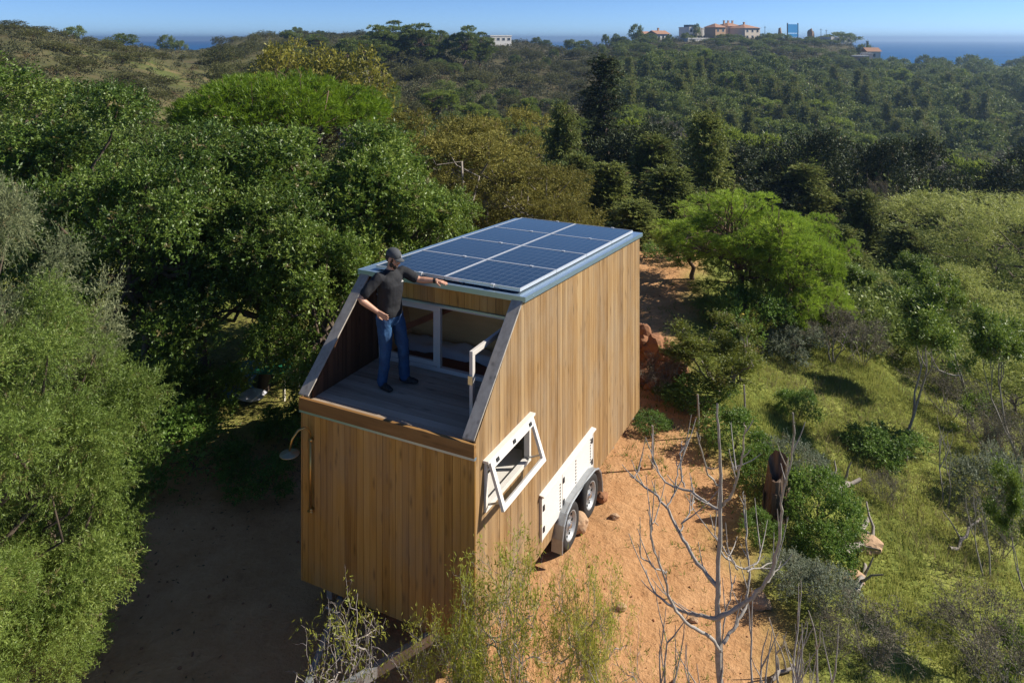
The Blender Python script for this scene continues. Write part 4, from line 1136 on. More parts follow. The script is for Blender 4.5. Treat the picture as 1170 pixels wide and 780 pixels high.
putpx(sapling[0], 'sapling_tree', 985, 300, 23, 90, 'slender pale-leaved tree behind the grey sparse tree')
putpx(sapling[1], 'sapling_tree', 1075, 300, 24, 100, 'slender tree between the two bushes below the broad soft tree')
putpx(sapling[0], 'sapling_tree', 1165, 360, 15.5, 130, 'slender leafy tree cut by the right edge above the grass')
putpx(sapling[1], 'sapling_tree', 1185, 545, 9.2, 150, 'green sapling in the bottom right corner', cat='tree')
putpx(mimosa[0], 'mimosa_tree', 826, 372, 15.2, 135, 'yellow-green small tree with forked grey stems beside the red clods')
putpx(pepper[0], 'pepper_shrub', 578, 622, 7.35, 245, 'feathery yellow-green shrub before the front corner of the house', cat='shrub')
putpx(pepper[1], 'pepper_shrub', 648, 612, 7.9, 135, 'grey-twigged feathery shrub before the awning window', cat='shrub')
putpx(twiggy[0], 'pepper_shrub', 398, 684, 7.5, 230, 'small twiggy shrub with few leaves in front of the drawbar', cat='shrub')
putpx(twiggy[1], 'pepper_shrub', 690, 698, 7.3, 190, 'low grey twiggy shrub on the red soil at the bottom edge', cat='shrub')
putpx(pepper[1], 'pepper_shrub', 520, 705, 7.2, 170, 'low feathery shrub at the bottom edge below the front wall', cat='shrub')

# shrubs along the edge of the yard and on the grass slope
GS = 'green shrubs along the yard edge'
for i, (k, px, row_b, y, w, h, lab) in enumerate([
    (lowshrub[0], 800, 0, 14.6, 70, .45, 'dark green shrub at the foot of the forked mimosa'),
    (lowshrub[1], 770, 0, 14.8, 45, .3, 'low green shrub beside the red clods'),
    (lowshrub[1], 838, 0, 13.2, 65, .5, 'green shrub behind the broken stump'),
    (lowshrub[0], 872, 0, 11.9, 60, .55, 'green shrub right beside the broken stump'),
    (silvershrub[0], 912, 0, 12.2, 60, .6, 'silvery green shrub right of the stump'),
    (lowshrub[0], 935, 0, 11.3, 75, .65, 'large dark green shrub on the yard edge'),
    (lowshrub[1], 950, 0, 10.5, 70, .5, 'green shrub below the large dark one'),
    (silvershrub[0], 905, 0, 9.7, 60, .4, 'pale silvery shrub on the edge of the red soil'),
    (silvershrub[0], 940, 0, 9.5, 65, .45, 'pale silvery shrub near the bottom of the yard edge'),
    (lowshrub[1], 868, 0, 10.8, 45, .3, 'low green tuft on the edge of the red soil'),
    (lowshrub[0], 912, 0, 15.4, 45, .45, 'small dark shrub at the top of the grass slope'),
    (lowshrub[1], 1010, 0, 14.6, 80, .5, 'green shrub under the thin sapling'),
    (silvershrub[0], 905, 0, 18.6, 60, .7, 'pale silvery bush under the bright pines'),
    (lowshrub[0], 850, 0, 18.8, 80, 1.0, 'green undergrowth at the pine trunks'),
    (lowshrub[1], 820, 0, 19.6, 50, .4, 'low green shrub between the path and the pine trunks'),
    (lowshrub[1], 765, 0, 24.5, 50, .4, 'low green shrub at the far end of the path'),
    (lowshrub[0], 745, 0, 13.9, 40, .2, 'low weeds under the rear corner of the house'),
    (silvershrub[0], 1135, 0, 13.6, 80, .9, 'silvery shrub under the grey twiggy tree')]):
    put(k, 'shrub', (px-585)/FPX*y, y, h, w/FPX*y, lab, 'shrub', GS, ('foliage', 'stem'))
for i, (px, y, w, h, lab) in enumerate([
    (752, 15.0, 60, .8, 'dry grey twigs below the red clods'), (1120, 9.8, 130, .7, 'grey-green dry bush on the lower right slope'),
    (1000, 8.9, 120, .6, 'dry brown-green bush at the bottom of the slope'), (1140, 12.2, 90, .9, 'dry bush at the right edge of the grass'),
    (1010, 12.9, 50, .5, 'small dry bush beside the fallen log'), (955, 8.8, 70, .4, 'dry bush at the bottom edge beside the yard'),
    (1150, 8.6, 140, 1.0, 'dry bush in the bottom right corner'), (1085, 18, 90, 1.1, 'dry bush behind the thin sapling'), (1150, 16, 110, 1.3, 'dry bush beyond the grass near the right edge'),
    (985, 19.5, 80, 1.2, 'dry bush right of the grey sparse tree')]):
    put(drybush[0], 'dry_bush', (px-585)/FPX*y, y, h, w/FPX*y, lab, 'bush', 'dry bushes on the slope', ('foliage', 'stem'))
# shaded undergrowth at the foot of the trees left of the house
for i, (px, y, w, h, lab) in enumerate([
    (150, 12.6, 130, .9, 'dim shrub at the left of the shaded yard'), (215, 12.4, 110, .6, 'dim shrub behind the shaded yard'), (300, 11.9, 70, .4, 'dim shrub left of the house wall'),
    (335, 13.2, 70, .6, 'dark shrub between the clutter and the house'), (165, 13.8, 110, 1.0, 'dark shrub under the lower evergreen'), (120, 11.2, 70, .5, 'low dim shrub below the pale trees'), (240, 14.4, 80, .7, 'sunlit dry-green shrub beside the blue clutter')]):
    put(lowshrub[i % 2], 'shrub', (px-585)/FPX*y, y, h, w/FPX*y, lab, 'shrub', 'undergrowth left of the house', ('foliage', 'stem'))

# ---------------------------------------------------- the bare grey tree in the foreground
def trace(px, py, y0, dy):
    pts = [(700 + a/2.438, 460 + b/2.438) for a, b in zip(px, py)]
    k = len(pts); return [at(q[0], q[1], y0 + dy*(i/(k-1))) for i, q in enumerate(pts)]
YT = 7.3
BR = [  # (x list, y list, start radius, depth offset at tip)  traced in enlarged photo pixels
 ((305,300,292,295,302,300,290), (960,780,600,500,300,150,0), 0.0360, -.2),
 ((292,240,190,130,95,92), (600,590,580,545,490,465), 0.0186, .5),
 ((290,230,185,150,100,60,48), (510,440,360,290,240,210,200), 0.0211, .7),
 ((300,250,210,160,125,110,110), (300,270,240,235,190,150,85), 0.0149, .5),
 ((300,335,355,370,366), (290,250,180,90,55), 0.0136, -.5),
 ((300,265,250,243), (240,200,150,88), 0.0112, -.4),
 ((292,370,430,460,470,475,500,505), (600,560,500,420,320,240,150,65), 0.0211, -.7),
 ((300,270,200,165,140,105,100), (690,650,610,560,470,380,300), 0.0186, -.5),
 ((308,350,375,380,370,365,363), (670,610,560,470,380,290,245), 0.0174, .6),
 ((290,340,400,455), (400,455,465,440), 0.0112, .5), ((185,205,222,226), (360,320,290,265), 0.0087, .3),
 ((150,125,80,68), (470,465,430,392), 0.0087, -.3), ((150,172,182,176), (290,250,190,160), 0.0081, .3), ((200,190,188,192), (235,190,150,105), 0.0081, .3),
 ((375,402,410,408), (470,450,420,372), 0.0074, .4), ((350,320,285,272), (465,420,370,310), 0.0081, .3), ((105,112,125), (380,330,338), 0.0056, .2), ((430,455,470), (500,470,440), 0.0062, .2),
 ((300,305,330,345), (820,640,520,480), 0.0093, .3), ((475,490,488), (240,200,150), 0.0062, -.2), ((355,338,330), (180,190,160), 0.0056, .2), ((60,75,85), (210,180,140), 0.0050, .2)]
rngb = np.random.default_rng(5); paths = []
for xs, ys, r, dy in BR:
    if abs(r-.036)<1e-6: y0, dyy = YT, dy
    else:
        y0, dyy = YT - .1, dy
    P = np.array([tuple(q) for q in trace(xs, ys, y0, dyy)])
    t = np.linspace(0, 1, len(P)); tt = np.linspace(0, 1, len(P)*4)
    Q = np.stack([np.interp(tt, t, P[:, i]) for i in range(3)], 1)
    for _ in range(2): Q[1:-1] = (Q[:-2] + 2*Q[1:-1] + Q[2:])/4
    Q[1:] += rngb.normal(size=(len(Q)-1, 3))*.006
    rr = np.linspace(r, max(.0045, r*.25), len(Q)); rr *= 1 + .10*np.sin(np.arange(len(Q))*2.1)
    paths.append((Q, rr))
    for k in range(3, len(Q)-2, 4):
        if r < .03 and rngb.random() < .8:
            d = Q[k+1]-Q[k]; d = d/np.linalg.norm(d) + rngb.normal(size=3)*.5 + np.array([0, 0, .7]); d /= np.linalg.norm(d)
            ln = .12 + .38*rngb.random()**1.5; e = Q[k]+d*ln; paths.append((np.stack([Q[k], Q[k]+d*ln*.35, Q[k]+d*ln*.7 + np.array([0, 0, .04*ln]), e + np.array([0, 0, .16*ln])]), np.array([.007, .0055, .0045, .0032])))
base = paths[0][0][0].copy(); gzv = gz(base[0], base[1])
paths[0] = (np.vstack([[base[0], base[1], gzv-.15], paths[0][0]]), np.concatenate([[.045], paths[0][1]]))
M['pale_bark'] = mat_plain('pale_bark', (.33,.295,.265), .85, var=.5, scale=18, bmp=.3)
bt = empty('bare_tree', (base[0], base[1], gzv))
tag(bt, 'leafless pale grey tree with upswept branches in the right foreground', 'tree')
trunkm = tubes_mesh('trunk', [(P - np.array([base[0], base[1], gzv]), r) for P, r in paths[:1]], 9)
link('trunk', trunkm, M['pale_bark'], bt)
link('branches', tubes_mesh('branches', [(P - np.array([base[0], base[1], gzv]), r) for P, r in paths[1:]], 7), M['pale_bark'], bt)
# young bare shoots around it
shoot = [make_stems(s, 2.0, 2, 2, 0, .1, (.05, .01), None, M['grey_bark'], .026, .25, .4, .4, (2, 3)) for s in (51, 52)]
for k in shoot: k.trunk.materials.clear(); k.trunk.materials.append(M['pale_bark'])
for i, (px, row, y, lab) in enumerate([
    (778, 690, 7.0, 'bare grey shoots left of the pale leafless tree'), (905, 690, 7.1, 'bare grey shoots right of the pale leafless tree'), (930, 730, 7.3, 'short bare shoots near the bottom of the yard edge'),
    (868, 705, 6.9, 'bare shoots at the bottom edge beside the pale leafless tree'), (1080, 480, 13.5, 'thin bare stems standing on the grass slope'), (1128, 560, 11.5, 'bare stems at the right side of the grass')]):
    x = (px-585)/FPX*y; h = EYE - (row-45.3)/FPX*y - gz(x, y)
    put(shoot[i % 2], 'bare_shoots', x, y, max(.5, h), max(.5, h)*.42, lab, 'plant', None, ('stems', 'stems'))
# ================================================================== GROUND DETAIL
M['clod'] = mat_plain('red_earth_clod', (.27,.125,.06), .95, var=.6, scale=5, bmp=.8)
M['stone'] = mat_plain('sandstone', (.42,.27,.16), .9, var=.35, scale=8, bmp=.6)
M['stump'] = mat_wood('broken_stump_wood', (.05,.032,.022), (.12,.08,.055), (.27,.195,.145), axis=2, grain=14, knots=False)
def rock(name, loc, r, m, label, cat, seed, group=None, parent=None, sub=3, rough=.35):
    bm = bmesh.new(); bmesh.ops.create_icosphere(bm, subdivisions=sub, radius=1)
    co = np.array([v.co for v in bm.verts])
    k = 1 + rough*(2.2*fbm(co[:, 0]*1.3 + seed*7.1, co[:, 1]*1.3 + co[:, 2]*1.7, seed, 4) + 1.2*fbm(co[:, 2]*2.3 + seed, co[:, 0]*2.1, seed+3, 3))
    for v, q in zip(bm.verts, k): v.co = Vector((v.co.x*r[0]*q, v.co.y*r[1]*q, v.co.z*r[2]*q))
    me = bpy.data.meshes.new(name); bm.to_mesh(me); bm.free()
    o = link(name, me, m, parent, loc); tag(o, label, cat, group); return o
q = hw(2.97, -.06, -.25); rock('chock_stone', (q.x, q.y, .13), (.15, .14, .15), M['stone'], 'sandstone rock wedged between the two trailer wheels', 'rock', 3)
q = hw(3.80, -.10, -.3); rock('chock_stone', (q.x, q.y, .06), (.10, .12, .09), M['clod'], 'small reddish stone behind the rear trailer wheel', 'rock', 8)
for i, (px, y, dz, r, lab) in enumerate([
    (748, 15.9, .35, (.5, .4, .42), 'largest clod of red earth at the end of the path'), (762, 15.6, .18, (.36, .3, .32), 'red earth clod in front of the largest one'), (738, 16.2, .55, (.40, .35, .40), 'red earth clod topmost of the heap behind the house'), (765, 15.2, .10, (.24, .2, .2), 'small red earth clod at the foot of the heap')]):
    x = (px-585)/FPX*y; rock('earth_clod', (x, y, gz(x, y)+dz), r, M['clod'], lab, 'clod', 20+i, 'heap of red earth clods', None, 4, .95)
for i, (px, y, s, lab) in enumerate([(867, 9.55, .15, 'orange stone on the edge of the red soil'), (702, 11.3, .07, 'small stone on the red soil by the trailer'), (710, 9.5, .07, 'small stone lying on the red soil between wheel and bare tree'), (793, 9.3, .06, 'small stone on the red soil near the bare tree'), (990, 11.4, .22, 'brown rock lying on the grass slope'), (975, 10.4, .16, 'brown rock below the one on the grass slope')]):
    x = (px-585)/FPX*y; rock('loose_stone', (x, y, gz(x, y)+s*.3), (s, s*.8, s*.6), M['stone'], lab, 'stone', 40+i)
# broken stump
x, y = (886-585)/FPX*11.35, 11.35; st_ = empty('tree_stump', (x, y, gz(x, y)))
tag(st_, 'broken dark tree stump standing on the yard edge', 'stump')
rngs = np.random.default_rng(3); n = 22; V = []
H_ = [0, .2, .4, .6, .7]
for k, h in enumerate(H_):
    for i in range(n):
        a = 2*math.pi*i/n; rr = (.17 - .05*k/4)*(1 + .25*math.sin(a*3 + k*.4) + .12*rngs.normal()*.5)
        z = h if k < 4 else .74 + .18*math.sin(a + .6) + .05*rngs.random()
        V.append((rr*math.cos(a) + .03*h, rr*math.sin(a), z - (.1 if k == 0 else 0)))
V.append((.02, 0, .5)); mb = MB()
mb.add(V, [(k*n+i, k*n+(i+1) % n, (k+1)*n+(i+1) % n, (k+1)*n+i) for k in range(4) for i in range(n)] + [(4*n+i, 4*n+(i+1) % n, 5*n) for i in range(n)])
mb.build('trunk', M['stump'], st_)
mb = MB()
for i in range(5):
    a = i*1.3 + .3; mb.bar((.17*math.cos(a), .17*math.sin(a), .0), (.19*math.cos(a)+.02, .19*math.sin(a), .22 + .07*i), .07, .015, (math.cos(a), math.sin(a), 0), .7)
mb.build('bark_flakes', M['bark'], st_)
# fallen logs and dead sticks on the grass
def log(px0, y0, px1, y1, r, label, bendz=.1):
    a = np.array([(px0-585)/FPX*y0, y0, 0]); b = np.array([(px1-585)/FPX*y1, y1, 0]); a[2] = gz(a[0], a[1]) + r*.8; b[2] = gz(b[0], b[1]) + r*.8 + bendz
    c = (a+b)/2; rg = np.random.default_rng(int(px0)); P = bend(rg, a, b, 7, .12); P[:, 2] += .02
    paths = [(P - c, np.linspace(r, r*.6, 7))]
    for k in (2, 4): paths.append((bend(rg, P[k]-c, P[k]-c + np.array([rg.normal()*.25, rg.normal()*.2, .22 + .2*rg.random()]), 4, .1), np.linspace(r*.5, r*.2, 4)))
    o = link('fallen_branch', tubes_mesh('fallen_branch', paths, 7), M['grey_bark'], None, tuple(c)); tag(o, label, 'branch')
log(955, 12.6, 983, 13.2, .055, 'grey fallen branch with an upturned end on the upper grass'); log(968, 10.9, 992, 12.0, .06, 'forked fallen branch among stones on the grass slope', .05)
log(975, 10.0, 988, 10.9, .045, 'fallen branch leading down the slope below the stones', 0); log(1085, 12.0, 1120, 12.6, .03, 'thin pale dead branch near the right edge of the grass', .3)
log(882, 8.4, 905, 8.6, .025, 'thin stick lying at the bottom of the red soil', 0)
# fence posts behind the bare tree and the pale post under the pines
for i, (px, y, h, lab) in enumerate([(797, 13.6, .75, 'thin grey fence stake below the forked mimosa'), (850, 13.9, .8, 'thin grey fence stake at the middle of the yard edge'), (906, 13.4, .8, 'thin grey fence stake at the top of the grass'), (745, 12.6, .7, 'thin grey fence stake near the rear corner of the house')]):
    x = (px-585)/FPX*y; mb = MB(); mb.tube([(0, 0, -.1), (.02, .01, h*.5), (.01, .03, h)], [.022, .020, .016], 8); mb.tube([(.012, .02, h*.8), (.05, .02, h*.78)], .006, 6)
    o = mb.build('fence_stake', M['grey_bark'], loc=(x, y, gz(x, y))); tag(o, lab, 'stake', 'fence stakes')
x, y = (848-585)/FPX*18.2, 18.2
po = empty('marker_post', (x, y, gz(x, y))); tag(po, 'pale bluish post with a yellow tip under the bright pines', 'post')
mb = MB(); mb.box(-.05, .05, -.05, .05, -.1, .75); mb.box(-.12, .12, -.03, .03, .5, .6); mb.build('post', M['off_white'], po, bevel=.01)
M['yellow_paint'] = mat_plain('yellow_paint', (.6,.45,.08), .6); mb = MB(); mb.prism([(-.05,-.05),(.05,-.05),(.05,.05),(-.05,.05)], 'z', .752, .85); mb.build('tip', M['yellow_paint'], po, bevel=.02)
# blue and green clutter under the trees left of the house
M['blue_plastic'] = mat_plain('blue_plastic', (.07,.20,.42), .45); M['green_sheet'] = mat_plain('green_sheet', (.02,.20,.10), .5); M['pale_plastic'] = mat_plain('pale_plastic', (.55,.55,.62), .5)
def cpos(px, row): 
    y = EYE*FPX/(row-45.3); return Vector(((px-585)/FPX*y, y, 0))
c0 = cpos(270, 450)
bb = empty('blue_chair', (c0.x, c0.y, gz(c0.x, c0.y)), R(35)); tag(bb, 'blue plastic chair lying tipped over under the trees', 'chair')
mb = MB(); mb.prism([(-.24,.10),(.24,.22),(.24,.26),(-.24,.14)], 'y', -.24, .24); mb.build('seat', M['blue_plastic'], bb, bevel=.015)
mb = MB()
for k in range(4): mb.bar((.23, -.18+.12*k, .25), (.52, -.20+.135*k, .66), .085, .02, (-1, 0, .6))
mb.bar((.50, -.24, .65), (.50, .25, .65), .06, .025, (-1, 0, .6)); mb.build('backrest', M['blue_plastic'], bb, bevel=.01)
for sx in (-1, 1):
    for sy in (-1, 1): mb = MB(); mb.bar((sx*.21, sy*.21, .16 + .05*sx), (sx*.27 + .1, sy*.24, -.02 + .02), .045, .045, (1, 0, 0)); mb.build('leg', M['blue_plastic'], bb)
c1 = cpos(305, 447)
tb = empty('garden_table', (c1.x, c1.y, gz(c1.x, c1.y)), R(-12)); tag(tb, 'low table with a dark green tilted top under the trees', 'table')
mb = MB(); mb.prism([(-.62,.45),(.62,.56),(.62,.585),(-.62,.475)], 'y', -.36, .36); mb.build('table_top', M['green_sheet'], tb, bevel=.01)
for sx in (-1, 1):
    for sy in (-1, 1): mb = MB(); mb.box(sx*.54-.022, sx*.54+.022, sy*.30-.022, sy*.30+.022, -.03, .50 + .05*sx - .02); mb.build('leg', M['off_white'], tb)
c2 = cpos(288, 457); sk = MB()
rg = random.Random(2)
V = []
for k in range(7):
    for i in range(14):
        a = 2*math.pi*i/14; h = k/6; rr = (.20*math.sin(math.pi*min(1, .12+h*.86)))*(1 + .18*rg.uniform(-1, 1)); V.append((rr*1.3*math.cos(a), rr*math.sin(a), h*.24))
sk.add(V, [(k*14+i, k*14+(i+1) % 14, (k+1)*14+(i+1) % 14, (k+1)*14+i) for k in range(6) for i in range(14)])
o = sk.build('plastic_sack', M['pale_plastic'], loc=(c2.x, c2.y, gz(c2.x, c2.y))); tag(o, 'pale crumpled plastic sack between the blue chair and green table', 'sack')
sb = (cpos(252, 447)); mb = MB(); 
lg = link('fallen_log', tubes_mesh('fallen_log', [(bend(np.random.default_rng(2), (-.2, -.35, .1), (.25, .6, .22), 6, .1), np.linspace(.10, .07, 6))], 9), M['red_bark'], None, (sb.x, sb.y, gz(sb.x, sb.y))); tag(lg, 'reddish log lying beside the blue chair under the trees', 'log')

# ---- grass, weeds, pebbles, litter: uncountable
rng = np.random.default_rng(9)
def blades(n, xr, yr, ln, wd, dens, mname, cm, lean=.5):
    x = rng.uniform(*xr, n); y = rng.uniform(*yr, n); keep = rng.random(n) < dens(x, y); x, y = x[keep], y[keep]; n = len(x)
    z = height(x, y); k = 4; ti = np.repeat(np.arange(n), k); N_ = n*k
    p = np.stack([x, y, z-.01], 1)[ti] + rng.normal(size=(N_, 3))*np.array([.03, .03, 0])
    d = unit(np.array([0, 0, 1.0]) + rng.normal(size=(N_, 3))*lean*.6); s = unit(np.cross(d, rand_dir(rng, N_)))
    l = ln*(.5 + rng.random(N_))*(.6 + .8*vnoise(x*.8, y*.8, 31))[ti]; w = wd*(.7 + .6*rng.random(N_))
    V = np.stack([p - s*w[:, None]/2, p + s*w[:, None]/2, p + d*l[:, None] + np.array([0, 0, -.25])*(l*lean)[:, None]], 1).reshape(-1, 3)
    pat = vnoise(x*.5, y*.5, 61)
    A = np.repeat(np.stack([rng.random(N_), rng.random(n)[ti], pat[ti]], 1), 3, 0)
    o = link(mname, np_mesh(mname, V, np.arange(N_*3).reshape(-1, 3), A), cm); return o
LEAF['grass'] = mat_leaf('meadow_grass', (.12,.165,.028), (.235,.27,.052), (.39,.38,.12), .35, .6, .2, 0)
LEAF['drygrass'] = mat_leaf('dry_grass', (.12,.11,.05), (.22,.19,.09), (.34,.29,.16), .25, .7, .1, 0)
def dslope(x, y):
    d = x - edge_x(y); return sstep(.1, .9, d + fbm(x*1.1, y*1.1, 14)*1.2) * (1 - sstep(20, 24, y)) * (x < .76*y + .6) * (.35 + .65*sstep(.3, .55, vnoise(x*.9, y*.9, 15)))
o = blades(110000, (3, 18), (7.5, 24), .105, .015, dslope, 'meadow_grass', LEAF['grass']); tag(o, 'sunlit yellow-green grass on the slope right of the yard', 'grass', kind='stuff')
def dweed(x, y):
    d = edge_x(y) - x; s = sstep(2.6, .0, d)*(d > -.2)*sstep(.5, .7, vnoise(x*1.3, y*1.3, 19)); b = sstep(2.9, 2.2, np.abs(x - 2.5) + np.abs(y-14.4)*.8)*.8
    left = sstep(-4.2, -5.5, x)*sstep(11, 12.5, y)*sstep(.4, .6, vnoise(x*.9, y*.9, 23))*.6
    return np.clip(s*.8 + b*.7 + left, 0, 1)
o = blades(16000, (-9, 6), (8, 24), .10, .014, dweed, 'weeds', LEAF['ground'], .8); tag(o, 'low green weeds scattered along the edges of the red soil', 'weeds', kind='stuff')
def drydens(x, y): 
    d = x - edge_x(y); return sstep(.3, 1.2, d)*(1-sstep(17, 22, y))*sstep(.55, .75, vnoise(x*.45 + 9, y*.45, 27))*(x < .76*y+.6)
o = blades(11000, (3.5, 18), (7.5, 22), .20, .013, drydens, 'dry_grass', LEAF['drygrass'], .7); tag(o, 'pale dry grass in patches on the slope', 'grass', kind='stuff')
# pebbles
bm = bmesh.new(); bmesh.ops.create_icosphere(bm, subdivisions=1, radius=1); ico = np.array([v.co for v in bm.verts]); icf = np.array([[v.index for v in f.verts] for f in bm.faces]); bm.free()
n = 2200; x = rng.uniform(-7, 6, n); y = rng.uniform(7.6, 26, n); k = rng.random(n) < soil_mask(x, y); x, y = x[k], y[k]; n = len(x)
s = .005 + .024*rng.random(n)**6; P = np.stack([x, y, height(x, y) + s*.2], 1)
V = (ico[None]*(s[:, None, None]*(.6 + .8*rng.random((n, 1, 3)))) + rng.normal(size=(n, len(ico), 3))*s[:, None, None]*.15 + P[:, None]).reshape(-1, 3)
F = (icf[None] + (np.arange(n)*len(ico))[:, None, None]).reshape(-1, 3)
o = link('pebbles', np_mesh('pebbles', V, F), M['clod']); tag(o, 'small red stones scattered over the bare soil', 'pebbles', kind='stuff')
# leaf litter
def litter(x, y): return np.clip(sstep(11, 13, y)*sstep(.2, -1.5, x-(y-12)*.4)*.9 + .10*sstep(-2.8, -4, x), 0, 1)
n = 22000; x = rng.uniform(-11, 2, n); y = rng.uniform(8, 20, n); k = rng.random(n) < litter(x, y); x, y = x[k], y[k]; n = len(x)
d = unit(np.stack([rng.normal(size=n), rng.normal(size=n), rng.normal(size=n)*.25], 1)); nr = unit(np.stack([rng.normal(size=n)*.3, rng.normal(size=n)*.3, np.ones(n)], 1)); nr = unit(nr - d*(nr*d).sum(1, keepdims=True))
LEAF['litter'] = mat_leaf('leaf_litter', (.06,.04,.02), (.14,.095,.05), (.25,.19,.11), .1, .8, .1, 0)
A = np.repeat(rng.random((n, 3)), 4, 0)
o = link('leaf_litter', np_mesh('leaf_litter', leaf_quads(np.stack([x, y, height(x, y)+.012], 1), d, nr, .03+.045*rng.random(n), .012+.02*rng.random(n)), np.arange(n*4).reshape(-1, 4), A), LEAF['litter']); tag(o, 'dead leaves lying under the trees left of the house', 'leaf litter', kind='stuff')
# ================================================================== FAR HILLS: woods, scrub, villas
rng = np.random.default_rng(21)
def tpx(px): return (px - 585)/FPX
placed = []
def free(x, y, r):
    for (a, b, c) in placed:
        if abs(a-x) < 14 and (a-x)**2 + (b-y)**2 < (r + c)**2*.35: return False
    placed.append((x, y, r)); return True
def ridge_vis(x, y, zt):
    """is the top of a tree at (x,y,zt) seen past the ground in front of it?"""
    f = np.linspace(.12, .97, 40); return bool(np.all(EYE + (zt - EYE)*f > height(x*f, y*f) - .2))
# notable trees on the far ridges
RP = 'pines on the middle ridge'
for i, (px, row, y, w, lab) in enumerate([
    (436, 30, 175, 34, 'tall pine on the ridge, leftmost of the dark clump'), (455, 25, 180, 38, 'tallest pine in the dark clump on the middle ridge'), (478, 28, 178, 34, 'pine right of the tallest one in the ridge clump'), (420, 42, 165, 30, 'low pine at the left foot of the ridge clump'),
    (530, 31, 185, 32, 'lone pine on the ridge left of the white house'), (548, 38, 190, 26, 'small pine beside the lone one on the ridge'), (392, 45, 150, 30, 'pine beside the yellow trees on the ridge'), (500, 36, 184, 22, 'small pine at the right foot of the ridge clump'), (360, 40, 190, 26, 'pine on the ridge above the yellow trees')]):
    putpx(ridgepine[i % 2], 'pine_tree', px, row, y, w*1.25, lab, group=RP)
VT = 'trees around the hilltop villas'
for i, (k, px, row, y, w, lab) in enumerate([
    (farround[0], 727, 30, 300, 16, 'round tree left of the low white villa'), (farround[1], 655, 46, 290, 20, 'dark tree on the saddle before the sea'), (farround[2], 667, 47, 292, 18, 'second dark tree on the saddle before the sea'),
    (farround[1], 692, 40, 300, 8, 'small tree on the skyline left of the villas'), (farround[0], 704, 40, 302, 9, 'small tree on the skyline between saddle and villas'), (farcyp[0], 991, 48, 300, 7, 'thin dark cypress before the sea at right'),
    (farround[2], 960, 38, 318, 34, 'flat dark tree crown at the right end of the villas'), (farround[0], 942, 42, 318, 20, 'low tree on the skyline right of the blue billboard'), (farround[1], 765, 40, 305, 8, 'small palm-like tree between the white villas'), (farround[0], 796, 29, 322, 8, 'small tree on the skyline beside the white modern villa'),
    (farround[2], 818, 44, 296, 26, 'dark round tree below the terracotta villa'), (farround[1], 876, 42, 300, 22, 'dark tree right of the villa with chimneys'), (farround[0], 190, 42, 225, 18, 'small dark tree in the gap where the sea shows at left'), (farround[1], 205, 47, 220, 14, 'lower dark tree in the gap at left'),
    (farround[2], 85, 31, 135, 20, 'dark bush on the skyline of the left brown hill'), (farround[0], 140, 40, 135, 30, 'long dark bush on the shoulder of the left brown hill')]):
    putpx(k, 'ridge_tree', px, row, y, w, lab, group=VT)
# scattered woods: kind, count, region, label
def scatter(kinds, name, n, pxr, yr, hr, wr, label, group, cat, parts=('crown', 'trunk'), dens=None, tries=40, pad=1.0):
    done = 0
    for _ in range(n*tries):
        if done >= n: break
        px = rng.uniform(*pxr); y = math.exp(rng.uniform(math.log(yr[0]), math.log(yr[1]))); x = tpx(px)*y
        if dens is not None and rng.random() > dens(px, y): continue
        h = rng.uniform(*hr); w = rng.uniform(*wr); z = gz(x, y)
        if z < -30 or not ridge_vis(x, y, z + h*.9) or not free(x, y, w*.5*pad): continue
        k = kinds[rng.integers(len(kinds))]
        put(k, name, x, y, h, w, label, cat, group, parts, z=z); done += 1
    return done
rightw = lambda px, y: float(sstep(690, 800, px + (y-60)*.2)) * (0.0 if (y > 205 and 700 < px < 985) else 1.0)
cnt = []
cnt.append(scatter(farpine, 'pine_tree', 36, (700, 1190), (52, 210), (5, 8), (4.5, 7), 'bright green pine among the darker trees of the far wooded slope at right', 'pines in the far wood', 'tree', dens=rightw))
cnt.append(scatter(midshade, 'round_tree', 80, (690, 1200), (44, 90), (4.2, 6.5), (5, 8), 'round tree low in the valley at right, valley shade painted into its leaves', 'round trees of the valley', 'tree', dens=rightw))
cnt.append(scatter(farround, 'round_tree', 170, (680, 1200), (80, 310), (4.2, 7), (5, 9), 'round dark green tree in the wood on the far slope at right', 'round trees of the far wood', 'tree', dens=rightw))
cnt.append(scatter(fargrey, 'grey_tree', 50, (760, 1180), (48, 120), (4.5, 7), (4.5, 7), 'grey-brown half bare tree in the dark valley at right', 'grey trees in the valley', 'tree', dens=lambda px, y: .9))
cnt.append(scatter(farcyp, 'cypress_tree', 55, (660, 1190), (45, 190), (6, 9), (4, 6), 'dark feathery cypress standing in the far wood', 'cypresses of the far wood', 'tree', dens=rightw))
cnt.append(scatter(midround, 'round_tree', 45, (430, 700), (36, 110), (3, 5.5), (4, 6.5), 'round dark green tree in the valley behind the house', 'trees in the valley behind the house', 'tree'))
cnt.append(scatter(farpine, 'pine_tree', 18, (430, 720), (45, 120), (4.5, 7), (4.5, 6.5), 'bright green pine in the valley behind the house', 'pines in the valley behind the house', 'tree'))
cnt.append(scatter(midround, 'round_tree', 16, (-20, 330), (24, 45), (1.5, 2.8), (4, 6), 'dark tree behind the evergreens left of the house', 'trees behind the evergreens', 'tree'))
cnt.append(scatter(farolive, 'scrub_bush', 250, (250, 960), (60, 250), (1.6, 3.2), (3, 6), 'rounded olive green bush on the scrub-covered middle hillside', 'bushes on the middle hillside', 'bush', ('foliage', 'stem'), pad=.7, dens=lambda px, y: 1.0 if (px < 740 or y > 205) else 0.0))
cnt.append(scatter(farround, 'dark_bush', 70, (300, 780), (75, 290), (1.8, 3.4), (2.5, 5), 'dark green rounded bush among the paler scrub of the middle hillside', 'dark bushes on the middle hillside', 'bush', ('foliage', 'stem'), pad=.7, dens=lambda px, y: 1.0 if (px < 740 or y > 205) else 0.0))
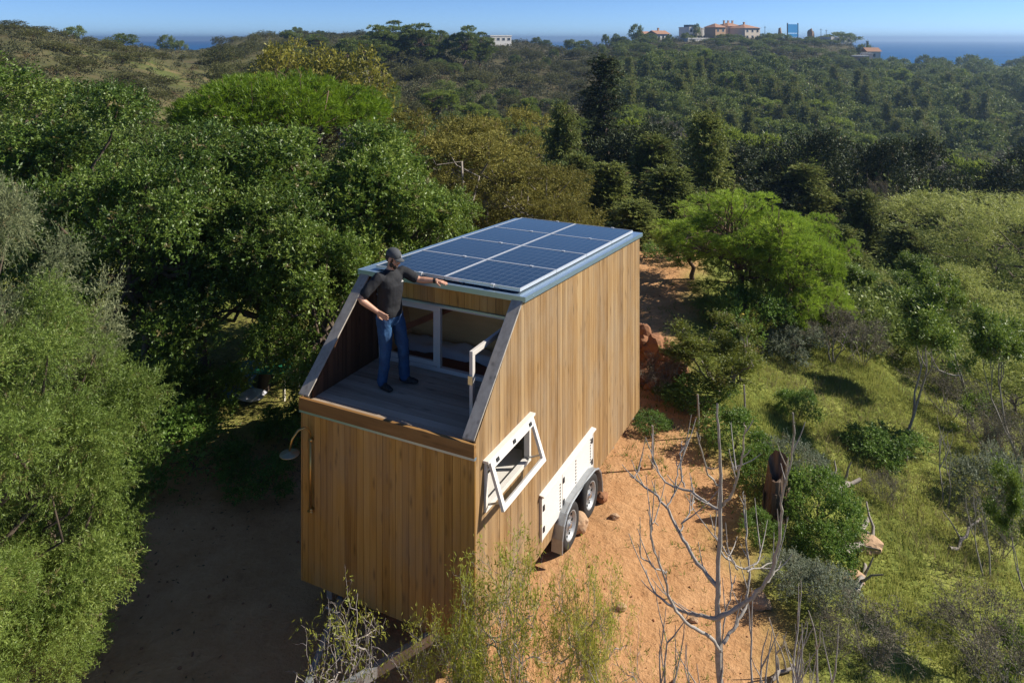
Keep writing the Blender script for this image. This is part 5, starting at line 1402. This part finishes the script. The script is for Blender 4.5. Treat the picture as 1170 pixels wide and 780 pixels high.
cnt.append(scatter(farround, 'ridge_bush', 75, (700, 985), (205, 312), (1.6, 3.4), (4, 8), 'dark green bush on the slope just below the villas', 'bushes below the villas', 'bush', ('foliage', 'stem'), pad=.55))
cnt.append(scatter(farolive, 'hill_bush', 40, (-20, 330), (42, 140), (.6, 1.3), (2, 4.5), 'low olive bush on the brown hillside at left', 'bushes on the left hill', 'bush', ('foliage', 'stem'), dens=lambda px, y: .8))
print('SCATTER', cnt)
# the rest of the scrub, beyond counting: one mesh
def mass(name, n, pxr, yr, hr, wr, nl, leaf, cm, label, dens, cat):
    px = rng.uniform(*pxr, n); y = np.exp(rng.uniform(math.log(yr[0]), math.log(yr[1]), n)); x = tpx(px)*y
    k = rng.random(n) < dens(px, y, x); x, y = x[k], y[k]; z = height(x, y); k = z > -30; x, y, z = x[k], y[k], z[k]; n = len(x)
    h = rng.uniform(*hr, n); w = rng.uniform(*wr, n); ti = np.repeat(np.arange(n), nl); N_ = n*nl
    d = rand_dir(rng, N_); d[:, 2] = np.abs(d[:, 2]); r = (.45 + .55*rng.random((N_, 1))**.5)*(1 + .25*np.sin(d[:, :1]*5 + ti[:, None]))
    p = np.stack([x, y, z], 1)[ti] + d*r*np.stack([w*.5, w*.5, h], 1)[ti]
    ld = unit(d + rng.normal(size=(N_, 3))*.8); nr = unit(rand_dir(rng, N_) + np.array([0, 0, .6])); nr = unit(nr - ld*(nr*ld).sum(1, keepdims=True))
    V = leaf_quads(p, ld, nr, leaf[0]*(.6+.8*rng.random(N_)), leaf[1]*(.6+.8*rng.random(N_)))
    A = np.repeat(np.stack([rng.random(N_), rng.random(n)[ti], (.2 + .6*vnoise(x*.06, y*.06, 5) + .2*rng.random(n))[ti]], 1), 4, 0)
    o = link(name, np_mesh(name, V, np.arange(N_*4).reshape(-1, 4), A), cm); tag(o, label, cat, kind='stuff'); return n
LEAF['scrubmass'] = mat_leaf('low_scrub', (.034,.044,.019), (.074,.080,.036), (.13,.128,.066), .15, .65, .15, 0)
n1 = mass('scrub', 7000, (318, 995), (40, 330), (.6, 1.6), (1.6, 4.2), 90, (.36, .2), LEAF['scrubmass'], 'low brown-green scrub covering the middle and left hillsides', lambda px, y, x: np.where(px < 320, np.where(y > 42, .10, 0), 1.0)*np.where((px > 740) & (y < 200), 0, 1)*(1 - .8*np.exp(-((x+44)/9)**2 - ((y-97-(x+44)*-.75)/4)**2)), 'scrub')
n0 = mass('grassy_scrub', 2600, (-80, 330), (40, 300), (.25, .7), (.7, 1.9), 80, (.22, .10), LEAF['scrubmass'], 'low tufted scrub dotted over the brown hillside at left', lambda px, y, x: np.where(y > 40, .7, 0)*(1 - .8*np.exp(-((x+44)/9)**2 - ((y-97-(x+44)*-.75)/4)**2)), 'scrub')
n2 = mass('woodland', 3000, (690, 1230), (45, 340), (2, 4.5), (3, 7), 220, (.36, .2), LEAF['wood'], 'dense mixed trees and undergrowth filling the far slope at right', lambda px, y, x: sstep(700, 800, px + (y-60)*.2)*np.where((y > 205) & (px < 985), 0, 1), 'woodland')
n3 = mass('undergrowth', 1100, (620, 1200), (21, 55), (.5, 1.4), (1.2, 2.8), 260, (.13, .065), LEAF['wood'], 'dark undergrowth between the trees of the valley', lambda px, y, x: np.where((px > 720) & (px < 830) & (y < 27), 0, 1.0)*(x - edge_x(np.minimum(y, 26)) > 1.5), 'undergrowth')
print('MASS', n1, n2, n3)

# ---------------------------------------------------- villas on the skyline
M['stucco_white'] = mat_plain('white_stucco', (.62,.60,.57), .8, var=.05, scale=.5)
M['stucco_cream'] = mat_plain('cream_stucco', (.62,.53,.43), .8, var=.06, scale=.5)
M['stucco_terra'] = mat_plain('terracotta_stucco', (.50,.31,.19), .8, var=.06, scale=.5)
M['roof_tile'] = mat_plain('clay_roof_tiles', (.36,.19,.115), .85, var=.2, scale=2)
M['dark_window'] = mat_plain('dark_window_glass', (.04,.05,.06), .15)
M['billboard_blue'] = mat_plain('blue_billboard', (.03,.30,.68), .5, var=.05, scale=.2)
def villa(name, px, row_base, y, w, d, h, wall, label, roof='flat', rz=0.0, floors=2, chim=0, cat='villa', nwin=3):
    x = tpx(px)*y; z = EYE - (row_base-45.3)/FPX*y; g = gz(x, y); z = max(z, g - .5)
    b = empty(name, (x, y, z), R(rz)); tag(b, label, cat)
    mb = MB(); mb.box(-w/2, w/2, -d/2, d/2, min(-1.0, g - z - 1), h); mb.build('wall', wall, b)
    mb = MB()
    if roof == 'hip':
        e = .5; rr = min(w, d)*.5; vs = [(-w/2-e, -d/2-e, h+.003), (w/2+e, -d/2-e, h+.003), (w/2+e, d/2+e, h+.003), (-w/2-e, d/2+e, h+.003), (-w/2+rr, 0, h+1.7), (w/2-rr, 0, h+1.7)]
        if w < d + .1: vs[4] = vs[5] = (0, 0, h+1.8); 
        mb.add(vs, [(0,3,2,1), (0,1,5,4), (1,2,5), (2,3,4,5), (3,0,4)])
        rf = mb.build('roof', M['roof_tile'], b)
    elif roof == 'gable':
        vs = [(-w/2-.4, -d/2-.5, h), (w/2+.4, -d/2-.5, h), (w/2+.4, d/2+.5, h), (-w/2-.4, d/2+.5, h), (-w/2-.4, 0, h+1.5), (w/2+.4, 0, h+1.5)]
        mb.add(vs, [(0,3,2,1), (0,1,5,4), (2,3,4,5), (1,2,5), (3,0,4)]); rf = mb.build('roof', M['roof_tile'], b)
    else:
        mb.box(-w/2-.15, w/2+.15, -d/2-.15, d/2+.15, h+.003, h+.35); mb.box(-w/2+.3, w/2-.3, -d/2+.3, d/2-.3, h+.36, h+.40); rf = mb.build('roof', M['stucco_white'], b)
    for k in range(chim):
        mb = MB(); cx = -w/2 + w*(k+.7)/(chim+.4); mb.box(cx-.3, cx+.3, -.3, .3, h+.3, h+2.4); mb.box(cx-.38, cx+.38, -.38, .38, h+2.401, h+2.6); mb.build('chimney', M['stucco_terra'], rf)
    fh = h/floors
    for f in range(floors):
        for k in range(nwin):
            cx = -w/2 + w*(k+.5)/nwin; z0 = fh*f + fh*.32
            mb = MB(); mb.box(cx-.62, cx+.62, -d/2-.06, -d/2-.003, z0-.08, z0+fh*.45); wn_ = mb.build('window', M['stucco_white'], b)
            mb = MB(); mb.box(cx-.52, cx+.52, -d/2-.075, -d/2-.061, z0, z0+fh*.42); mb.build('pane', M['dark_window'], wn_)
    return b
VR = 33
villa('house', 735, 45, 322, 5, 5, 1.8, M['stucco_cream'], 'low hut with a red roof left of the white cottage on the hilltop', 'gable', floors=1, nwin=1, cat='house', rz=VR)
villa('house', 752, 46.5, 320, 7.2, 6, 2.7, M['stucco_white'], 'white cottage with a red roof at the left end of the hilltop houses', 'gable', floors=1, chim=1, cat='house', rz=VR)
v2 = villa('villa', 788, 47, 325, 6.8, 6, 5.0, M['stucco_white'], 'white modern flat-roofed villa with a dark roof box', 'flat', rz=VR)
mb = MB(); mb.box(-1.5, 2.0, -2, 2, 5.41, 6.4); mb.build('roof_box', M['dark_window'], v2); mb = MB(); mb.box(-3.4, 1, -4.2, -3.01, 2.3, 2.45); mb.build('balcony', M['stucco_white'], v2)
villa('villa', 801, 47, 329, 3.6, 5, 4.6, M['stucco_white'], 'narrow white wing between the modern villa and the terracotta house', 'flat', nwin=1, rz=VR)
villa('house', 793, 49, 305, 12, 5, 1.3, M['stucco_white'], 'long low white shed below the modern villa', 'flat', floors=1, nwin=2, cat='house', rz=VR)
villa('villa', 817, 48, 318, 6.2, 6, 5.2, M['stucco_terra'], 'orange terracotta house with two storeys', 'hip', nwin=2, rz=VR)
villa('villa', 832, 48, 328, 9.0, 8, 5.6, M['stucco_cream'], 'cream villa with hipped clay roof and three chimneys', 'hip', chim=3, rz=VR)
villa('villa', 850, 48, 322, 9.5, 9, 5.0, M['stucco_cream'], 'right-hand cream villa with a single tall chimney', 'hip', chim=1, rz=VR)
villa('house', 568, 48.5, 262, 8.5, 5, 2.0, M['stucco_white'], 'long white house on the middle ridge beside the lone pine', 'flat', floors=1, nwin=4, cat='house', rz=VR)
villa('house', 982, 83, 255, 4.8, 5, 4.6, M['stucco_terra'], 'tan flat-roofed house below the ridge before the sea', 'flat', rz=-20, nwin=1, cat='house')
villa('house', 990, 80, 262, 3.4, 4, 5.4, M['stucco_white'], 'white house tower right beside the tan house', 'flat', rz=-15, nwin=1, cat='house')
villa('house', 995, 68, 290, 5, 5, 3.0, M['stucco_white'], 'white house with a clay roof behind the tan house', 'gable', floors=1, nwin=1, cat='house')
villa('house', 955, 50, 318, 14, 5, 2.4, M['stucco_white'], 'low white building under the flat dark crown right of the billboard', 'flat', floors=1, nwin=4, cat='house', rz=VR)
for i, (px, row, y, s, lab) in enumerate([(1003, 76, 252, 1.6, 'pale rock at the left of the bright rocky patch'), (1010, 78, 250, 2.0, 'largest pale rock in the bright rocky patch'), (1017, 80, 250, 1.5, 'pale rock at the right of the bright rocky patch'), (1006, 81, 246, 1.2, 'small pale rock in front of the bright rocky patch')]):
    x = tpx(px)*y; rock('pale_rock', (x, y, gz(x, y)+1.2), (s*1.3, s, s), M['stucco_white'], lab, 'rock', 60+i, 'pale rocks right of the tan house', None, 3, .5)
# billboard
y = 318; x = tpx(906)*y; z = gz(x, y); bbz = EYE - (28-45.3)/FPX*y
bb = empty('billboard', (x, y, z), R(28)); tag(bb, 'blue billboard panel on posts on the skyline', 'billboard')
mb = MB(); mb.box(-3.1, 2.7, -.12, .12, bbz - z - 3.6, bbz - z); mb.build('panel', M['billboard_blue'], bb)
mb = MB(); mb.box(-3.1, 2.7, -.10, .10, bbz-z-5.3, bbz-z-4.0); mb.build('panel', M['billboard_blue'], bb)
for q in (-3.25, 2.9): mb = MB(); mb.box(q-.16, q+.16, -.16, .16, -.5, bbz-z+.5); mb.build('post', M['dark_metal'], bb)
for px, row, w, lab in ((891, 31, 1.6, 'small dark rock pillar left of the billboard'), (926, 33, 2.6, 'leaning rock slab right of the billboard')):
    x = tpx(px)*y; z = gz(x, y); h = EYE-(row-45.3)/FPX*y - z
    rock('rock_pillar', (x, y, z + h*.45), (w*.5, w*.4, h*.55), M['stone'], lab, 'rock', int(px), None, None, 3, .4)
for px, row, lab in ((874, 30, 'wooden utility pole right of the cream villas'), (938, 33, 'thin mast left of the flat dark crown'), (944, 34, 'second thin mast beside the flat dark crown')):
    x = tpx(px)*y; z = gz(x, y); h = EYE-(row-45.3)/FPX*y - z; up_ = empty('utility_pole', (x, y, z)); tag(up_, lab, 'pole')
    mb = MB(); mb.tube([(0, 0, -.5), (0, 0, h)], [.14, .09], 8); mb.build('pole', M['bark'], up_); mb = MB(); mb.box(-.5, .5, -.06, .06, h-.6, h-.48); mb.build('crossarm', M['bark'], up_)
# ================================================================== HAZE: sea air over the hills
mb = MB(); mb.box(-6500, 6500, -400, 6500, -48, 26)
hm = bpy.data.materials.new('sea_air'); hm.use_nodes = True; hn = hm.node_tree
hn.nodes.remove(hn.nodes['Principled BSDF'])
pv = hn.nodes.new('ShaderNodeVolumePrincipled')
pv.inputs['Color'].default_value = (.50, .72, 1.0, 1); pv.inputs['Density'].default_value = .00042; pv.inputs['Anisotropy'].default_value = .65
hn.links.new(pv.outputs[0], hn.nodes['Material Output'].inputs['Volume'])
hz = mb.build('haze', hm); tag(hz, kind='stuff', label='thin pale sea haze lying over the hills', cat='haze')
hz.data.color_attributes.remove(hz.data.color_attributes[0])
